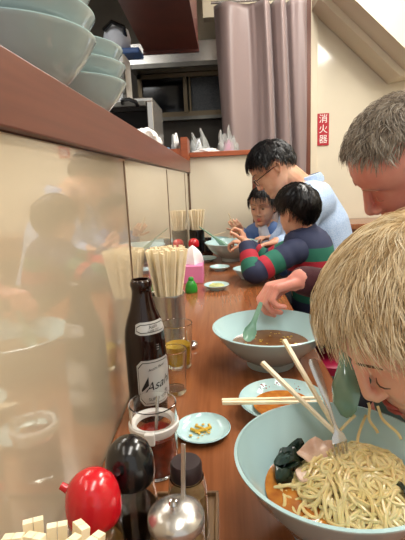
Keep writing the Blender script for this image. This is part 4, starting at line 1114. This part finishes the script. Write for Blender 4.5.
hair(HD, t, 'hair_black', uc=(0, -.6, .8), front=.55, side=.12, back=-.45, n=3000, L=.034, rad=.0012, off0=.006, off1=.006, swirl=.2, jit=.7, seed=21, fringe=.2, clump=.003)
brow(HD, t, 'hair_black', th=.002, lash=True)
gl = newbm()
for sx in (-1, 1):
    cx = sx * .033
    pts = [HD(cx + .025 * math.copysign(abs(math.cos(a)) ** .7, math.cos(a)), .103 - abs(cx + .025 * math.cos(a)) * .12, -.002 + .016 * math.copysign(abs(math.sin(a)) ** .7, math.sin(a))) for a in [2 * math.pi * k / 24 for k in range(25)]]
    tube(gl, pts, .0016, 6); tube(gl, [HD(sx * .058, .097, .006), HD(sx * .074, .080, .006), HD(sx * .077, .01, .006), HD(sx * .078, -.012, .002), HD(sx * .077, -.020, -.012)], .0019, 6)
tube(gl, [HD(-.009, .104, .004), HD(0, .107, .006), HD(.009, .104, .004)], .0016, 6)
obj('glasses', gl, 'black', t, world=True)['label'] = 'black framed glasses'
stool('magenta topped stool under the man in light blue', 0.72, 1.97, 0.445)

# ---- small child at the back
t = thing('person', 'small dark-haired child in a blue and white jacket facing the viewer at the back', 'person', (0.45, 2.27, 0))
HK = Head((0.372, 2.20, 0.962), (-0.42, -0.88, -0.14), (-0.05, -0.1, 1.0), 0.78)
b = newbm(); add_head(b, HK, child=1.0, nose=.75)
cs = V((0.385, 2.235, 0.850)); rcone(b, HK(0, -.02, -.06), .030, cs, .035)
chain(b, [cs, (0.42, 2.26, 0.72), (0.45, 2.27, 0.62)], [.06, .07, .07])
shl, shr = V((0.445, 2.20, 0.832)), V((0.325, 2.255, 0.832))
eL, eR = V((0.455, 2.13, 0.79)), V((0.285, 2.19, 0.795)); wL, wR = V((0.40, 2.10, 0.82)), V((0.262, 2.145, 0.855))
chain(b, [cs, shl, eL, wL], [.04, .028, .022, .016]); chain(b, [cs, shr, eR, wR], [.04, .028, .022, .016])
add_hand(b, wR, (-.5, -.6, .55), (-.4, .5, .5), .62, 1, (50, 55, 60, 60)); add_hand(b, wL, (-.7, -.4, .1), (0, 0, -1), .62, -1, (25, 30, 32, 36))
legs(t, (0.47, 2.28, 0.61), (1, 0, 0), (0, -1, 0), .5, body=b)
o = obj('body', b, 'skin_asian', t, world=True); remesh(o, .0030, 3)
b = newbm(); chain(b, [cs + V((0, 0, -.015)), (0.42, 2.26, 0.75), (0.45, 2.27, 0.64)], [.065, .08, .085]); chain(b, [cs, shl, eL, wL - (wL - eL) * .2], [.055, .042, .034, .027]); chain(b, [cs, shr, eR, wR - (wR - eR) * .2], [.055, .042, .034, .027])
o = obj('jacket', b, 'jacket', t, world=True); remesh(o, .007)
b = newbm(); chain(b, [(0.368, 2.182, 0.860), (0.385, 2.186, 0.79), (0.41, 2.20, 0.70)], [.024, .032, .032]); o = obj('white_bib', b, 'jacket_white', t, world=True); remesh(o, .006)
hair(HK, t, 'hair_black', uc=(0, -.2, .97), front=.55, side=.05, back=-.8, n=1500, L=.045, rad=.0014, off0=.008, off1=.006, swirl=.05, jit=.3, seed=31, fringe=.3, clump=.002)
brow(HK, t, 'hair_black', th=.0015, y=.0895, lash=False)
for sx in (-1, 1):
    b = newbm(); ell(b, HK(sx * .031, .0835, .003), (.009 * .78, .004, .0042 * .78), HK.R, 14, 8); obj('eye', b, 'black', t, world=True)
b = newbm(); ell(b, HK(0, .087, -.066), (.012 * .8, .005, .010 * .8), HK.R, 14, 8); obj('mouth', b, 'lip', t, world=True)
stool('magenta topped stool under the small child', 0.47, 2.28, 0.53, r=.12)

for o in bpy.data.objects:
    if '_w' in o: del o['_w']
